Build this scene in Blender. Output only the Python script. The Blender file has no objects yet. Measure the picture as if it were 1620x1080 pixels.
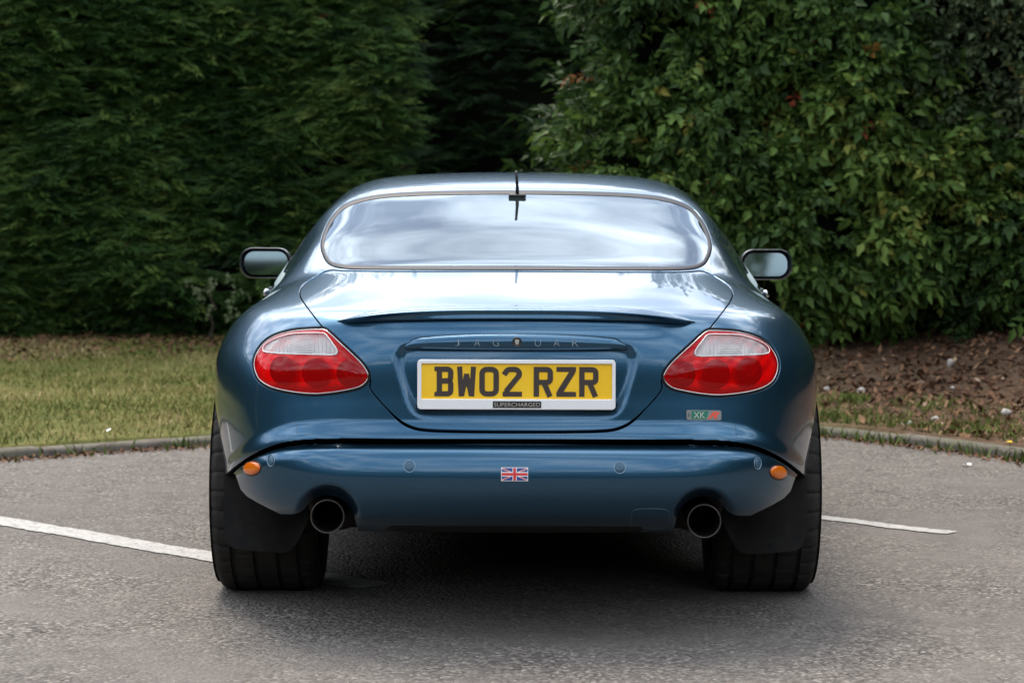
import bpy, bmesh, math, random
import numpy as np
from mathutils import Vector, Matrix
from mathutils.bvhtree import BVHTree

random.seed(7)
RNG = np.random.default_rng(11)
SC = bpy.context.scene
COL = SC.collection
R = math.radians

# ------------------------------------------------------------------ camera
CAM = Vector((0.0, -6.46, 1.245))
FPX, CX, HY = 3825.0, 815.0, 285.0          # focal length in photo pixels, principal column, horizon row
cam_d = bpy.data.cameras.new('camera')
cam_o = bpy.data.objects.new('camera', cam_d)
COL.objects.link(cam_o)
cam_o.location = CAM
cam_o.rotation_euler = (R(90), 0, 0)
cam_d.sensor_width = 36.0
cam_d.lens = FPX / 1620.0 * 36.0
cam_d.shift_x = -(CX - 810.0) / 1620.0
cam_d.shift_y = -(540.0 - HY) / 1620.0
cam_d.clip_start = 0.1
cam_d.clip_end = 2000.0
cam_d.dof.use_dof = True
cam_d.dof.focus_distance = 6.95
cam_d.dof.aperture_fstop = 6.0
SC.camera = cam_o

# ------------------------------------------------------------------ world, sun, exposure
SUN_EL, SUN_AZ = R(60), R(-20)               # sun ahead of the camera and a little left, behind thin cloud
w = bpy.data.worlds.new('World')
SC.world = w
w.use_nodes = True
nt = w.node_tree
nt.nodes.clear()


def wn(t, **k):
    n = nt.nodes.new(t)
    for a, b in k.items():
        setattr(n, a, b)
    return n


sky = wn('ShaderNodeTexSky', sky_type='NISHITA', sun_disc=False)
sky.sun_elevation = SUN_EL
sky.sun_rotation = SUN_AZ
sky.air_density = 1.0
sky.dust_density = 0.8
sky.ozone_density = 1.0
tc = wn('ShaderNodeTexCoord')
sep = wn('ShaderNodeSeparateXYZ')
nt.links.new(tc.outputs['Generated'], sep.inputs[0])
zz = wn('ShaderNodeMath', operation='MAXIMUM'); zz.inputs[1].default_value = 0.0
nt.links.new(sep.outputs['Z'], zz.inputs[0])
za = wn('ShaderNodeMath', operation='ADD'); za.inputs[1].default_value = 0.22
nt.links.new(zz.outputs[0], za.inputs[0])
dx = wn('ShaderNodeMath', operation='DIVIDE'); dy = wn('ShaderNodeMath', operation='DIVIDE')
nt.links.new(sep.outputs['X'], dx.inputs[0]); nt.links.new(za.outputs[0], dx.inputs[1])
nt.links.new(sep.outputs['Y'], dy.inputs[0]); nt.links.new(za.outputs[0], dy.inputs[1])
cmb = wn('ShaderNodeCombineXYZ')
nt.links.new(dx.outputs[0], cmb.inputs[0]); nt.links.new(dy.outputs[0], cmb.inputs[1])
cl = wn('ShaderNodeTexNoise')
cl.inputs['Scale'].default_value = 2.9
cl.inputs['Detail'].default_value = 6.0
cl.inputs['Roughness'].default_value = 0.50
cl.inputs['Distortion'].default_value = 0.15
nt.links.new(cmb.outputs[0], cl.inputs['Vector'])
cr = wn('ShaderNodeValToRGB')
cr.color_ramp.elements[0].position = 0.43
cr.color_ramp.elements[1].position = 0.62
cr.color_ramp.elements[0].color = (0.16, 0.16, 0.16, 1)      # thin high veil even between the clouds
cr.color_ramp.elements[1].color = (0.94, 0.94, 0.94, 1)
nt.links.new(cl.outputs['Fac'], cr.inputs[0])
cl2 = wn('ShaderNodeTexNoise')
cl2.inputs['Scale'].default_value = 3.1
cl2.inputs['Detail'].default_value = 6.0
nt.links.new(cmb.outputs[0], cl2.inputs['Vector'])
cc = wn('ShaderNodeMapRange')
cc.inputs['From Min'].default_value = 0.3
cc.inputs['From Max'].default_value = 0.7
cc.inputs['To Min'].default_value = 15.0
cc.inputs['To Max'].default_value = 22.0
nt.links.new(cl2.outputs['Fac'], cc.inputs['Value'])
ccol = wn('ShaderNodeVectorMath', operation='SCALE')
ccol.inputs[0].default_value = (0.93, 0.965, 1.0)
# cloud lit through from behind is brighter towards the sun
dt = wn('ShaderNodeVectorMath', operation='DOT_PRODUCT')
dt.inputs[1].default_value = (math.sin(SUN_AZ) * math.cos(SUN_EL), math.cos(SUN_AZ) * math.cos(SUN_EL), math.sin(SUN_EL))
nt.links.new(tc.outputs['Generated'], dt.inputs[0])
dm = wn('ShaderNodeMath', operation='MAXIMUM'); dm.inputs[1].default_value = 0.0
nt.links.new(dt.outputs['Value'], dm.inputs[0])
dp = wn('ShaderNodeMath', operation='POWER'); dp.inputs[1].default_value = 3.0
nt.links.new(dm.outputs[0], dp.inputs[0])
dg_ = wn('ShaderNodeMath', operation='MULTIPLY_ADD'); dg_.inputs[1].default_value = 0.8; dg_.inputs[2].default_value = 0.80
nt.links.new(dp.outputs[0], dg_.inputs[0])
cb = wn('ShaderNodeMath', operation='MULTIPLY')
nt.links.new(cc.outputs[0], cb.inputs[0]); nt.links.new(dg_.outputs[0], cb.inputs[1])
nt.links.new(cb.outputs[0], ccol.inputs['Scale'])
mixc = wn('ShaderNodeMix', data_type='RGBA')
nt.links.new(cr.outputs['Color'], mixc.inputs[0])
nt.links.new(sky.outputs['Color'], mixc.inputs[6])
nt.links.new(ccol.outputs[0], mixc.inputs[7])
bg = wn('ShaderNodeBackground')
bg.inputs['Strength'].default_value = 0.11
nt.links.new(mixc.outputs[2], bg.inputs['Color'])
wo = wn('ShaderNodeOutputWorld')
nt.links.new(bg.outputs[0], wo.inputs[0])

sd = bpy.data.lights.new('sun', 'SUN')
so = bpy.data.objects.new('sun', sd)
COL.objects.link(so)
sd.energy = 2.0
sd.angle = R(24)
sd.color = (1.0, 0.87, 0.72)
sdir = Vector((math.sin(SUN_AZ) * math.cos(SUN_EL), math.cos(SUN_AZ) * math.cos(SUN_EL), math.sin(SUN_EL)))
so.rotation_euler = sdir.to_track_quat('Z', 'Y').to_euler()
so.location = (0, 5, 20)

vs = SC.view_settings
vs.view_transform = 'Standard'
vs.look = 'None'
vs.exposure = 0.96
vs.gamma = 1.0
vs.use_curve_mapping = False
SC.render.engine = 'CYCLES'
SC.cycles.use_denoising = True
SC.cycles.max_bounces = 8
SC.cycles.transparent_max_bounces = 12
SC.cycles.caustics_reflective = False
SC.cycles.caustics_refractive = False

# ------------------------------------------------------------------ materials
MATS = {}


def mat(name, color=(0.5, 0.5, 0.5), rough=0.5, metal=0.0, coat=0.0, coat_rough=0.03, spec=0.5, ior=None):
    m = bpy.data.materials.new(name)
    m.use_nodes = True
    b = m.node_tree.nodes['Principled BSDF']
    b.inputs['Base Color'].default_value = (*color, 1)
    b.inputs['Roughness'].default_value = rough
    b.inputs['Metallic'].default_value = metal
    b.inputs['Coat Weight'].default_value = coat
    b.inputs['Coat Roughness'].default_value = coat_rough
    b.inputs['Specular IOR Level'].default_value = spec
    if ior:
        b.inputs['IOR'].default_value = ior
    MATS[name] = m
    return m


class NT:
    """small helper for node graphs"""
    def __init__(self, m):
        self.t = m.node_tree
        self.b = self.t.nodes['Principled BSDF']
        self.out = self.t.nodes['Material Output']

    def n(self, typ, **k):
        nd = self.t.nodes.new(typ)
        for a, v in k.items():
            if a.startswith('_'):
                nd.inputs[a[1:].replace('_', ' ')].default_value = v
            else:
                setattr(nd, a, v)
        return nd

    def l(self, a, b):
        self.t.links.new(a, b)

    def ramp(self, fac, stops):
        r = self.n('ShaderNodeValToRGB')
        e = r.color_ramp.elements
        while len(e) < len(stops):
            e.new(0.5)
        for i, (p, c) in enumerate(stops):
            e[i].position = p
            e[i].color = (*c, 1) if len(c) == 3 else c
        self.l(fac, r.inputs[0])
        return r.outputs[0]

    def pos(self):
        return self.n('ShaderNodeNewGeometry').outputs['Position']

    def noise(self, vec, scale, detail=3.0, rough=0.5, dist=0.0):
        t = self.n('ShaderNodeTexNoise', _Scale=scale, _Detail=detail, _Roughness=rough, _Distortion=dist)
        self.l(vec, t.inputs['Vector'])
        return t.outputs['Fac']

    def mix(self, fac, a, b, mode='MIX'):
        m = self.n('ShaderNodeMix', data_type='RGBA', blend_type=mode)
        for s, i in ((fac, 0), (a, 6), (b, 7)):
            if hasattr(s, 'links'):
                self.l(s, m.inputs[i])
            elif i == 0:
                m.inputs[0].default_value = s
            else:
                m.inputs[i].default_value = (*s, 1)
        return m.outputs[2]

    def bump(self, h, strength=0.5, dist=0.01):
        b = self.n('ShaderNodeBump', _Strength=strength, _Distance=dist)
        self.l(h, b.inputs['Height'])
        self.l(b.outputs[0], self.b.inputs['Normal'])
        return b


PAINT = mat('blue_metallic_paint', (0.028, 0.092, 0.165), 0.30, 0.88, 1.0, 0.015)
g = NT(PAINT)
v = g.n('ShaderNodeTexVoronoi', _Scale=1400.0)
g.l(g.pos(), v.inputs['Vector'])
g.l(g.ramp(v.outputs['Color'], [(0.0, (0.016, 0.060, 0.110)), (1.0, (0.035, 0.114, 0.196))]), g.b.inputs['Base Color'])
dust = g.noise(g.pos(), 3.0, 5.0, 0.6)
g.l(g.ramp(dust, [(0.35, (0.012, 0.012, 0.012)), (0.75, (0.05, 0.05, 0.05))]), g.b.inputs['Coat Roughness'])
PAINT.node_tree.nodes['Principled BSDF'].inputs['Coat IOR'].default_value = 1.40
PAINT2 = mat('blue_paint_plain', (0.03, 0.085, 0.14), 0.35, 0.6, 1.0, 0.03)
BLACK = mat('black_void', (0.004, 0.004, 0.004), 0.9, spec=0.1)
RUBBER = mat('black_rubber', (0.018, 0.018, 0.018), 0.8, spec=0.12)
g = NT(RUBBER)
g.l(g.ramp(g.noise(g.pos(), 30, 5, 0.65), [(0.3, (0.009, 0.009, 0.009)), (0.8, (0.020, 0.019, 0.018))]), g.b.inputs['Base Color'])
TYRE = mat('tyre_rubber', (0.022, 0.022, 0.022), 0.82, spec=0.16)
g = NT(TYRE)
g.l(g.ramp(g.noise(g.pos(), 18, 6, 0.7), [(0.3, (0.014, 0.0135, 0.013)), (0.75, (0.042, 0.039, 0.035))]), g.b.inputs['Base Color'])
SEAL = mat('window_seal_rubber', (0.012, 0.012, 0.016), 0.5, spec=0.22)
CHROME = mat('chrome', (0.50, 0.50, 0.50), 0.14, 1.0)
SATIN = mat('satin_steel', (0.33, 0.33, 0.33), 0.32, 1.0)
PIPE = mat('sooty_steel', (0.085, 0.076, 0.068), 0.40, 0.9)
MUFF = mat('silencer_black', (0.012, 0.010, 0.009), 0.7, 0.2, spec=.2)
SOOT = mat('soot', (0.006, 0.006, 0.006), 0.9, spec=0.1)
WHITEP = mat('white_plastic', (0.82, 0.82, 0.82), 0.35)
YELLOW = mat('reflective_yellow', (0.80, 0.46, 0.015), 0.38)
g = NT(YELLOW)
g.l(g.ramp(g.noise(g.pos(), 9, 4), [(0.3, (0.90, 0.53, 0.014)), (0.7, (0.96, 0.60, 0.028))]), g.b.inputs['Base Color'])
CHARM = mat('plate_character_black', (0.045, 0.033, 0.028), 0.45)
AMBER = mat('amber_lens', (0.62, 0.13, 0.004), 0.15, coat=.4)
DARKTRIM = mat('dark_trim', (0.012, 0.012, 0.014), 0.45)
LEATHER = mat('charcoal_leather', (0.045, 0.042, 0.04), 0.5)
LEATHERD = mat('dark_leather', (0.05, 0.05, 0.055), 0.5)
UNDER = mat('underbody_black', (0.012, 0.011, 0.010), 0.85, spec=0.2)
MIRROR = mat('mirror_glass', (0.27, 0.31, 0.30), 0.03, 1.0)
REFLECTOR = mat('lamp_reflector', (0.88, 0.88, 0.88), 0.38, .55)
RFLAG = mat('flag_red', (0.62, 0.03, 0.03), 0.4)
WFLAG = mat('flag_white', (0.80, 0.80, 0.80), 0.4)
BFLAG = mat('flag_blue', (0.02, 0.05, 0.22), 0.4)
GREENB = mat('badge_green', (0.01, 0.16, 0.10), 0.35)
REDB = mat('badge_red', (0.75, 0.08, 0.03), 0.35)
LETTERP = mat('raised_letter_highlight', (0.22, 0.27, 0.31), 0.3, 0.8, .5, 0.03)  # lighter than the bar: embossed edge highlights put into the letter colour
SILVERL = mat('badge_silver', (0.62, 0.60, 0.55), 0.35, 0.8)


def lens(name, col, diff=None):
    m = bpy.data.materials.new(name)
    m.use_nodes = True
    t = m.node_tree
    t.nodes.clear()
    o = t.nodes.new('ShaderNodeOutputMaterial')
    tr = t.nodes.new('ShaderNodeBsdfTransparent'); tr.inputs[0].default_value = (*col, 1)
    gl = t.nodes.new('ShaderNodeBsdfGlossy'); gl.inputs['Roughness'].default_value = 0.015
    fr = t.nodes.new('ShaderNodeFresnel'); fr.inputs['IOR'].default_value = 1.5
    mx = t.nodes.new('ShaderNodeMixShader')
    t.links.new(fr.outputs[0], mx.inputs[0]); t.links.new(tr.outputs[0], mx.inputs[1]); t.links.new(gl.outputs[0], mx.inputs[2])
    if diff:
        df = t.nodes.new('ShaderNodeBsdfDiffuse'); df.inputs[0].default_value = (*diff[0], 1)
        m2 = t.nodes.new('ShaderNodeMixShader'); m2.inputs[0].default_value = diff[1]
        t.links.new(tr.outputs[0], m2.inputs[1]); t.links.new(df.outputs[0], m2.inputs[2])
        t.links.new(m2.outputs[0], mx.inputs[1])
        fr.inputs['IOR'].default_value = 1.38
    t.links.new(mx.outputs[0], o.inputs[0])
    MATS[name] = m
    return m


REDLENS = lens('red_lens', (0.90, 0.016, 0.016), diff=((0.90, .006, .008), .27))
CLEARLENS = lens('clear_lens', (0.95, 0.95, 0.95), diff=((.72, .72, .72), .22))
GLASS = lens('window_glass', (0.40, 0.46, 0.46))
gf = [n for n in GLASS.node_tree.nodes if n.type == 'FRESNEL'][0]
gf.inputs['IOR'].default_value = 2.2
[n for n in GLASS.node_tree.nodes if n.type == 'BSDF_GLOSSY'][0].inputs['Color'].default_value = (.80, .91, 1.0, 1)


# ------------------------------------------------------------------ object helpers
def link(name, me, parent=None, m=None, smooth=True):
    o = bpy.data.objects.new(name, me)
    COL.objects.link(o)
    if parent is not None:
        o.parent = parent
    if m is not None:
        me.materials.clear()
        for k in (m if isinstance(m, (list, tuple)) else [m]):
            me.materials.append(k)
    return o


def mesh_np(name, V, F, smooth=True, midx=None):
    """V (n,3); F list of arrays each (k, 3|4) or one array"""
    V = np.asarray(V, dtype=np.float32)
    Fs = F if isinstance(F, list) else [F]
    Fs = [np.asarray(f, dtype=np.int32) for f in Fs if len(f)]
    me = bpy.data.meshes.new(name)
    me.vertices.add(len(V))
    me.vertices.foreach_set('co', V.ravel())
    nl = sum(f.size for f in Fs)
    npol = sum(len(f) for f in Fs)
    me.loops.add(nl)
    me.loops.foreach_set('vertex_index', np.concatenate([f.ravel() for f in Fs]))
    me.polygons.add(npol)
    st, tot, off = [], [], 0
    for f in Fs:
        k = f.shape[1]
        st.append(off + np.arange(len(f)) * k)
        off += f.size
    me.polygons.foreach_set('loop_start', np.concatenate(st).astype(np.int32))
    me.polygons.foreach_set('use_smooth', np.full(npol, smooth))
    if midx is not None:
        me.polygons.foreach_set('material_index', np.asarray(midx, dtype=np.int32))
    me.update(calc_edges=True)
    return me


def bm_obj(name, bm, m, parent=None, smooth=True, auto=None):
    me = bpy.data.meshes.new(name)
    bmesh.ops.recalc_face_normals(bm, faces=bm.faces)
    bm.to_mesh(me)
    bm.free()
    for p in me.polygons:
        p.use_smooth = smooth
    if auto is not None:
        me.set_sharp_from_angle(angle=R(auto))
    return link(name, me, parent, m)


def tag(o, label=None, cat=None, group=None, kind=None):
    if label:
        o['label'] = label
    if cat:
        o['category'] = cat
    if group:
        o['group'] = group
    if kind:
        o['kind'] = kind
    return o


def empty(name, loc=(0, 0, 0), parent=None):
    o = bpy.data.objects.new(name, None)
    COL.objects.link(o)
    o.location = loc
    o.empty_display_size = 0.1
    if parent is not None:
        o.parent = parent
    return o


def at(px, py, Y):
    d = Y - CAM.y
    return Vector(((px - CX) * d / FPX, Y, CAM.z - (py - HY) * d / FPX))


def box_bm(bm, lo, hi, bev=0.0, segs=2):
    c = [(a + b) / 2 for a, b in zip(lo, hi)]
    s = [(b - a) for a, b in zip(lo, hi)]
    r = bmesh.ops.create_cube(bm, size=1.0, matrix=Matrix.Translation(c) @ Matrix.Diagonal((*s, 1)))
    if bev > 0:
        es = list({e for v in r['verts'] for e in v.link_edges})
        bmesh.ops.bevel(bm, geom=es, offset=bev, segments=segs, affect='EDGES', profile=0.5)


def tube_np(pts, rad, ns=8, closed=False, caps=True):
    """tube along points; rad scalar or per point"""
    P = np.asarray(pts, float)
    n = len(P)
    rad = np.full(n, rad) if np.isscalar(rad) else np.asarray(rad)
    if closed:
        T = np.roll(P, -1, 0) - np.roll(P, 1, 0)
    else:
        T = np.gradient(P, axis=0)
    T /= np.linalg.norm(T, axis=1)[:, None] + 1e-12
    up = np.array([0, 0, 1.0]) if abs(T[0, 2]) < 0.9 else np.array([1.0, 0, 0])
    A = np.zeros_like(P)
    a = up - T[0] * (up @ T[0]); a /= np.linalg.norm(a)
    for i in range(n):
        a = a - T[i] * (a @ T[i]); a /= np.linalg.norm(a) + 1e-12
        A[i] = a
    B = np.cross(T, A)
    th = np.linspace(0, 2 * np.pi, ns, endpoint=False)
    V = P[:, None] + rad[:, None, None] * (np.cos(th)[None, :, None] * A[:, None] + np.sin(th)[None, :, None] * B[:, None])
    V = V.reshape(-1, 3)
    m = n if closed else n - 1
    i = np.arange(m)[:, None]; j = np.arange(ns)[None]
    i2 = (i + 1) % n; j2 = (j + 1) % ns
    F = np.stack([i * ns + j, i * ns + j2, i2 * ns + j2, i2 * ns + j], -1).reshape(-1, 4)
    Fl = [F]
    if not closed and caps:
        c0 = len(V); V = np.vstack([V, P[0], P[-1]])
        jj = np.arange(ns)
        Fl.append(np.stack([np.full(ns, c0), (jj + 1) % ns, jj], 1))
        Fl.append(np.stack([np.full(ns, c0 + 1), (n - 1) * ns + jj, (n - 1) * ns + (jj + 1) % ns], 1))
    return V, Fl


def join_np(parts):
    Vs, F3, F4, off = [], [], [], 0
    for V, Fl in parts:
        for f in Fl:
            (F3 if f.shape[1] == 3 else F4).append(f + off)
        Vs.append(V); off += len(V)
    out = []
    if F3: out.append(np.vstack(F3))
    if F4: out.append(np.vstack(F4))
    return np.vstack(Vs), out


def lathe(profile, ns=48, axis='Y', center=(0, 0, 0)):
    """profile list of (radius, along-axis)"""
    pr = np.asarray(profile, float)
    th = np.linspace(0, 2 * np.pi, ns, endpoint=False)
    n = len(pr)
    c, s = np.cos(th), np.sin(th)
    r = pr[:, 0][:, None]; h = np.repeat(pr[:, 1][:, None], ns, 1)
    if axis == 'Y':
        V = np.stack([r * c, h, r * s], -1)
    elif axis == 'X':
        V = np.stack([h, r * c, r * s], -1)
    else:
        V = np.stack([r * c, r * s, h], -1)
    V = V.reshape(-1, 3) + np.asarray(center)
    i = np.arange(n - 1)[:, None]; j = np.arange(ns)[None]; j2 = (j + 1) % ns
    F = np.stack([i * ns + j, i * ns + j2, (i + 1) * ns + j2, (i + 1) * ns + j], -1).reshape(-1, 4)
    return V, [F]


def obj_np(name, VF, m, parent=None, smooth=True, auto=None):
    me = mesh_np(name, VF[0], VF[1], smooth)
    bm = bmesh.new(); bm.from_mesh(me)
    bmesh.ops.recalc_face_normals(bm, faces=bm.faces)
    bm.to_mesh(me); bm.free()
    if auto is not None:
        me.set_sharp_from_angle(angle=R(auto))
    return link(name, me, parent, m)

# ================================================================== THE CAR
# ---- body surface: a control net draped over the right half of the car, mirrored, cubic B-spline
# each row runs from the centre line out and down to the sill or wheel arch
ROWS = [
 [(0,.17,.275),(.2,.175,.275),(.37,.185,.275),(.485,.205,.276),(.575,.25,.278),(.65,.31,.28),(.70,.38,.282),(.74,.45,.285),(.765,.52,.288),(.78,.58,.29),(.79,.65,.292)],
 [(0,.10,.312),(.2,.105,.312),(.38,.115,.312),(.5,.14,.313),(.6,.19,.315),(.68,.26,.317),(.735,.34,.319),(.775,.425,.322),(.80,.505,.325),(.815,.575,.328),(.825,.645,.33)],
 [(0,.05,.36),(.2,.055,.36),(.39,.068,.36),(.52,.095,.36),(.625,.15,.36),(.705,.225,.36),(.76,.315,.36),(.80,.41,.36),(.823,.50,.36),(.835,.575,.36),(.843,.655,.36)],
 [(0,.016,.43),(.2,.021,.43),(.395,.034,.43),(.53,.064,.43),(.64,.122,.43),(.72,.20,.428),(.775,.297,.425),(.815,.40,.422),(.838,.50,.42),(.851,.58,.417),(.858,.665,.413)],
 [(0,.006,.495),(.2,.011,.495),(.4,.025,.495),(.536,.056,.495),(.647,.116,.494),(.731,.20,.492),(.786,.30,.489),(.826,.41,.484),(.851,.51,.478),(.864,.595,.472),(.872,.68,.463)],
 [(0,.012,.55),(.2,.017,.55),(.405,.032,.55),(.543,.064,.55),(.656,.125,.55),(.741,.21,.549),(.796,.308,.546),(.837,.418,.542),(.861,.52,.537),(.874,.61,.53),(.882,.70,.52)],
 [(0,.022,.605),(.2,.027,.605),(.41,.043,.605),(.55,.078,.605),(.664,.14,.605),(.749,.226,.604),(.804,.325,.601),(.845,.433,.597),(.868,.54,.592),(.883,.635,.584),(.892,.73,.572)],
 [(0,.036,.68),(.2,.041,.68),(.413,.06,.68),(.554,.098,.68),(.668,.16,.68),(.751,.247,.679),(.807,.346,.676),(.848,.452,.67),(.872,.56,.663),(.889,.67,.652),(.90,.785,.63)],
 [(0,.056,.755),(.2,.062,.755),(.41,.083,.755),(.55,.124,.755),(.66,.188,.754),(.742,.277,.751),(.799,.376,.746),(.842,.482,.738),(.870,.595,.726),(.890,.72,.706),(.905,.87,.66)],
 [(0,.084,.825),(.2,.091,.825),(.40,.115,.825),(.535,.16,.823),(.64,.226,.82),(.72,.32,.813),(.779,.422,.803),(.826,.53,.788),(.862,.655,.766),(.889,.80,.732),(.909,.955,.665)],
 [(0,.120,.875),(.2,.127,.8745),(.39,.154,.873),(.518,.20,.870),(.62,.27,.865),(.699,.368,.857),(.761,.475,.845),(.812,.595,.827),(.855,.74,.797),(.887,.895,.75),(.911,1.04,.665)],
 [(0,.22,.912),(.2,.227,.911),(.385,.252,.908),(.508,.295,.904),(.606,.362,.898),(.684,.458,.890),(.748,.568,.877),(.803,.697,.854),(.851,.848,.815),(.886,.995,.755),(.911,1.12,.66)],
 [(0,.45,.949),(.2,.456,.948),(.39,.476,.944),(.516,.509,.937),(.607,.563,.926),(.678,.645,.913),(.741,.747,.894),(.799,.866,.864),(.849,.994,.817),(.885,1.108,.75),(.910,1.21,.645)],
 [(0,.69,.969),(.2,.695,.968),(.40,.708,.963),(.53,.733,.953),(.612,.776,.939),(.677,.843,.921),(.738,.932,.898),(.796,1.03,.864),(.847,1.135,.813),(.882,1.226,.742),(.906,1.31,.625)],
 [(0,.83,.992),(.21,.835,.991),(.41,.846,.985),(.54,.866,.974),(.617,.905,.957),(.677,.963,.935),(.738,1.042,.905),(.797,1.132,.866),(.845,1.224,.808),(.878,1.306,.733),(.90,1.385,.605)],
 [(0,1.05,1.068),(.21,1.054,1.066),(.41,1.064,1.056),(.54,1.08,1.038),(.62,1.11,1.008),(.677,1.152,.97),(.738,1.215,.924),(.80,1.292,.87),(.845,1.372,.805),(.874,1.442,.722),(.893,1.505,.58)],
 [(0,1.28,1.148),(.21,1.283,1.145),(.40,1.29,1.133),(.525,1.30,1.112),(.607,1.322,1.074),(.672,1.353,1.02),(.747,1.402,.945),(.807,1.462,.878),(.846,1.524,.805),(.872,1.583,.718),(.888,1.642,.56)],
 [(0,1.50,1.212),(.2,1.502,1.209),(.38,1.506,1.198),(.507,1.512,1.178),(.598,1.527,1.136),(.676,1.55,1.065),(.763,1.583,.956),(.818,1.632,.884),(.849,1.682,.805),(.870,1.731,.712),(.883,1.781,.52)],
 [(0,1.75,1.251),(.2,1.75,1.2485),(.38,1.751,1.239),(.503,1.756,1.221),(.599,1.763,1.177),(.684,1.776,1.088),(.777,1.797,.961),(.829,1.831,.887),(.854,1.865,.805),(.871,1.901,.70),(.881,1.932,.46)],
 [(0,2.05,1.2695),(.2,2.05,1.267),(.38,2.05,1.2585),(.502,2.052,1.242),(.603,2.055,1.197),(.692,2.06,1.10),(.788,2.07,.964),(.837,2.085,.889),(.860,2.10,.805),(.873,2.12,.68),(.879,2.13,.40)],
 [(0,2.45,1.252),(.2,2.45,1.25),(.38,2.46,1.24),(.5,2.48,1.22),(.597,2.50,1.178),(.692,2.48,1.085),(.792,2.45,.958),(.842,2.45,.887),(.866,2.45,.80),(.876,2.45,.66),(.876,2.45,.36)],
 [(0,2.85,1.10),(.22,2.86,1.098),(.42,2.89,1.085),(.56,2.95,1.06),(.66,3.0,1.02),(.735,2.95,.985),(.80,2.9,.935),(.845,2.88,.873),(.867,2.87,.79),(.876,2.86,.64),(.876,2.86,.34)],
 [(0,3.2,.95),(.22,3.21,.948),(.44,3.26,.938),(.6,3.33,.925),(.7,3.36,.915),(.76,3.32,.905),(.81,3.28,.885),(.845,3.26,.845),(.866,3.25,.77),(.874,3.25,.62),(.872,3.25,.33)],
 [(0,3.6,.90),(.22,3.6,.895),(.42,3.62,.875),(.58,3.64,.865),(.68,3.65,.862),(.75,3.65,.85),(.80,3.65,.825),(.84,3.65,.78),(.862,3.65,.71),(.872,3.65,.58),(.87,3.65,.33)],
 [(0,4.1,.83),(.22,4.1,.825),(.4,4.1,.80),(.54,4.1,.785),(.64,4.08,.78),(.715,4.06,.768),(.77,4.04,.74),(.815,4.02,.695),(.845,4.0,.63),(.86,3.98,.53),(.862,3.96,.34)],
 [(0,4.5,.72),(.2,4.49,.715),(.36,4.46,.695),(.48,4.42,.68),(.57,4.38,.665),(.645,4.33,.645),(.71,4.27,.61),(.765,4.2,.57),(.81,4.13,.52),(.835,4.07,.46),(.845,4.02,.34)],
 [(0,4.70,.56),(.2,4.69,.555),(.36,4.65,.55),(.48,4.6,.54),(.57,4.54,.53),(.645,4.47,.515),(.71,4.39,.495),(.765,4.3,.465),(.805,4.22,.43),(.83,4.14,.395),(.842,4.08,.33)],
 [(0,4.72,.42),(.2,4.71,.42),(.36,4.67,.415),(.48,4.62,.41),(.57,4.56,.405),(.645,4.49,.40),(.71,4.41,.39),(.765,4.32,.375),(.80,4.24,.36),(.825,4.16,.345),(.838,4.1,.31)],
 [(0,4.66,.24),(.2,4.65,.24),(.36,4.61,.24),(.48,4.56,.24),(.56,4.5,.24),(.63,4.44,.24),(.69,4.37,.245),(.74,4.29,.25),(.775,4.21,.255),(.80,4.14,.26),(.815,4.08,.265)],
]
CN = np.array(ROWS, float)                                  # rows x 11 x 3
for i_, pt in ((11, (.911, 1.13, .60)), (12, (.912, 1.21, .50)), (13, (.905, 1.28, .33)), (14, (.893, 1.37, .27)), (15, (.885, 1.50, .265)), (16, (.880, 1.64, .265)),
               (17, (.877, 1.78, .265)), (18, (.875, 1.93, .265)), (19, (.872, 2.13, .27)), (20, (.870, 2.45, .27)), (21, (.870, 2.86, .27)), (22, (.870, 3.25, .28))):
    CN[i_, 10] = pt                                         # sill between the wheel arches
for i_, dy_ in enumerate((.03, -.002, -.014, -.010, .010, .022, .020, .012, .004)):
    CN[i_, :, 1] += dy_ * (1 - .8 * np.clip((CN[i_, :, 0] - .5) / .35, 0, 1))
side = 1 - .85 * np.clip((CN[..., 0] - .55) / .25, 0, 1)
CN[11, :, 2] += -.009 * side[11]
CN[12, :, 2] += -.006 * side[12]
CN[13, :, 2] += .011 * side[13]
CN[14, :, 2] += .017 * side[14]
CN[15, :, 2] += .012 * side[15]
CN[16, :, 2] += .006 * side[16]
CN[18, :, 2] += .004 * side[18]
# window plane: steepest at its foot, easing towards the roof; an extra row tightens the crease at the foot
for i_, dz_ in ((15, .011), (16, .007), (17, .0085)):
    CN[i_, :, 2] += dz_ * side[i_]
extra = .55 * CN[14] + .45 * CN[15]
extra[:, 1] = CN[14, :, 1] + .015 * side[14]
extra[:, 2] = np.where(side[14] > .5, CN[14, :, 2] + .012 * side[14], extra[:, 2])
extra[:, 0] = CN[14, :, 0]
extra[:, 2] = CN[14, :, 2] + .010 * side[14] + (1 - side[14]) * (.35 * (CN[15, :, 2] - CN[14, :, 2]))
extra[:, 1] = CN[14, :, 1] + .02 * side[14] + (1 - side[14]) * (.35 * (CN[15, :, 1] - CN[14, :, 1]))
CN[14, :, 1] -= .065 * side[14]
CN[14, :, 2] -= .015 * side[14]
CN[15:18, 3, 2] += .009; CN[15:18, 4, 2] += .020; CN[15:18, 5, 2] += .016; CN[15:18, 6, 2] += .003
CN = np.insert(CN, 15, extra, axis=0)
left = CN[:, :0:-1].copy(); left[..., 0] *= -1
CN = np.concatenate([left, CN], 1)                          # rows x 21 x 3


def knots(P):
    for ax in (0, 1):
        A = np.moveaxis(P, ax, 0)
        E = np.concatenate([2 * A[:1] - A[1:2], A, 2 * A[-1:] - A[-2:-1]])
        P = np.moveaxis((E[:-2] + 4 * E[1:-1] + E[2:]) / 6, 0, ax)
    return P


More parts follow.
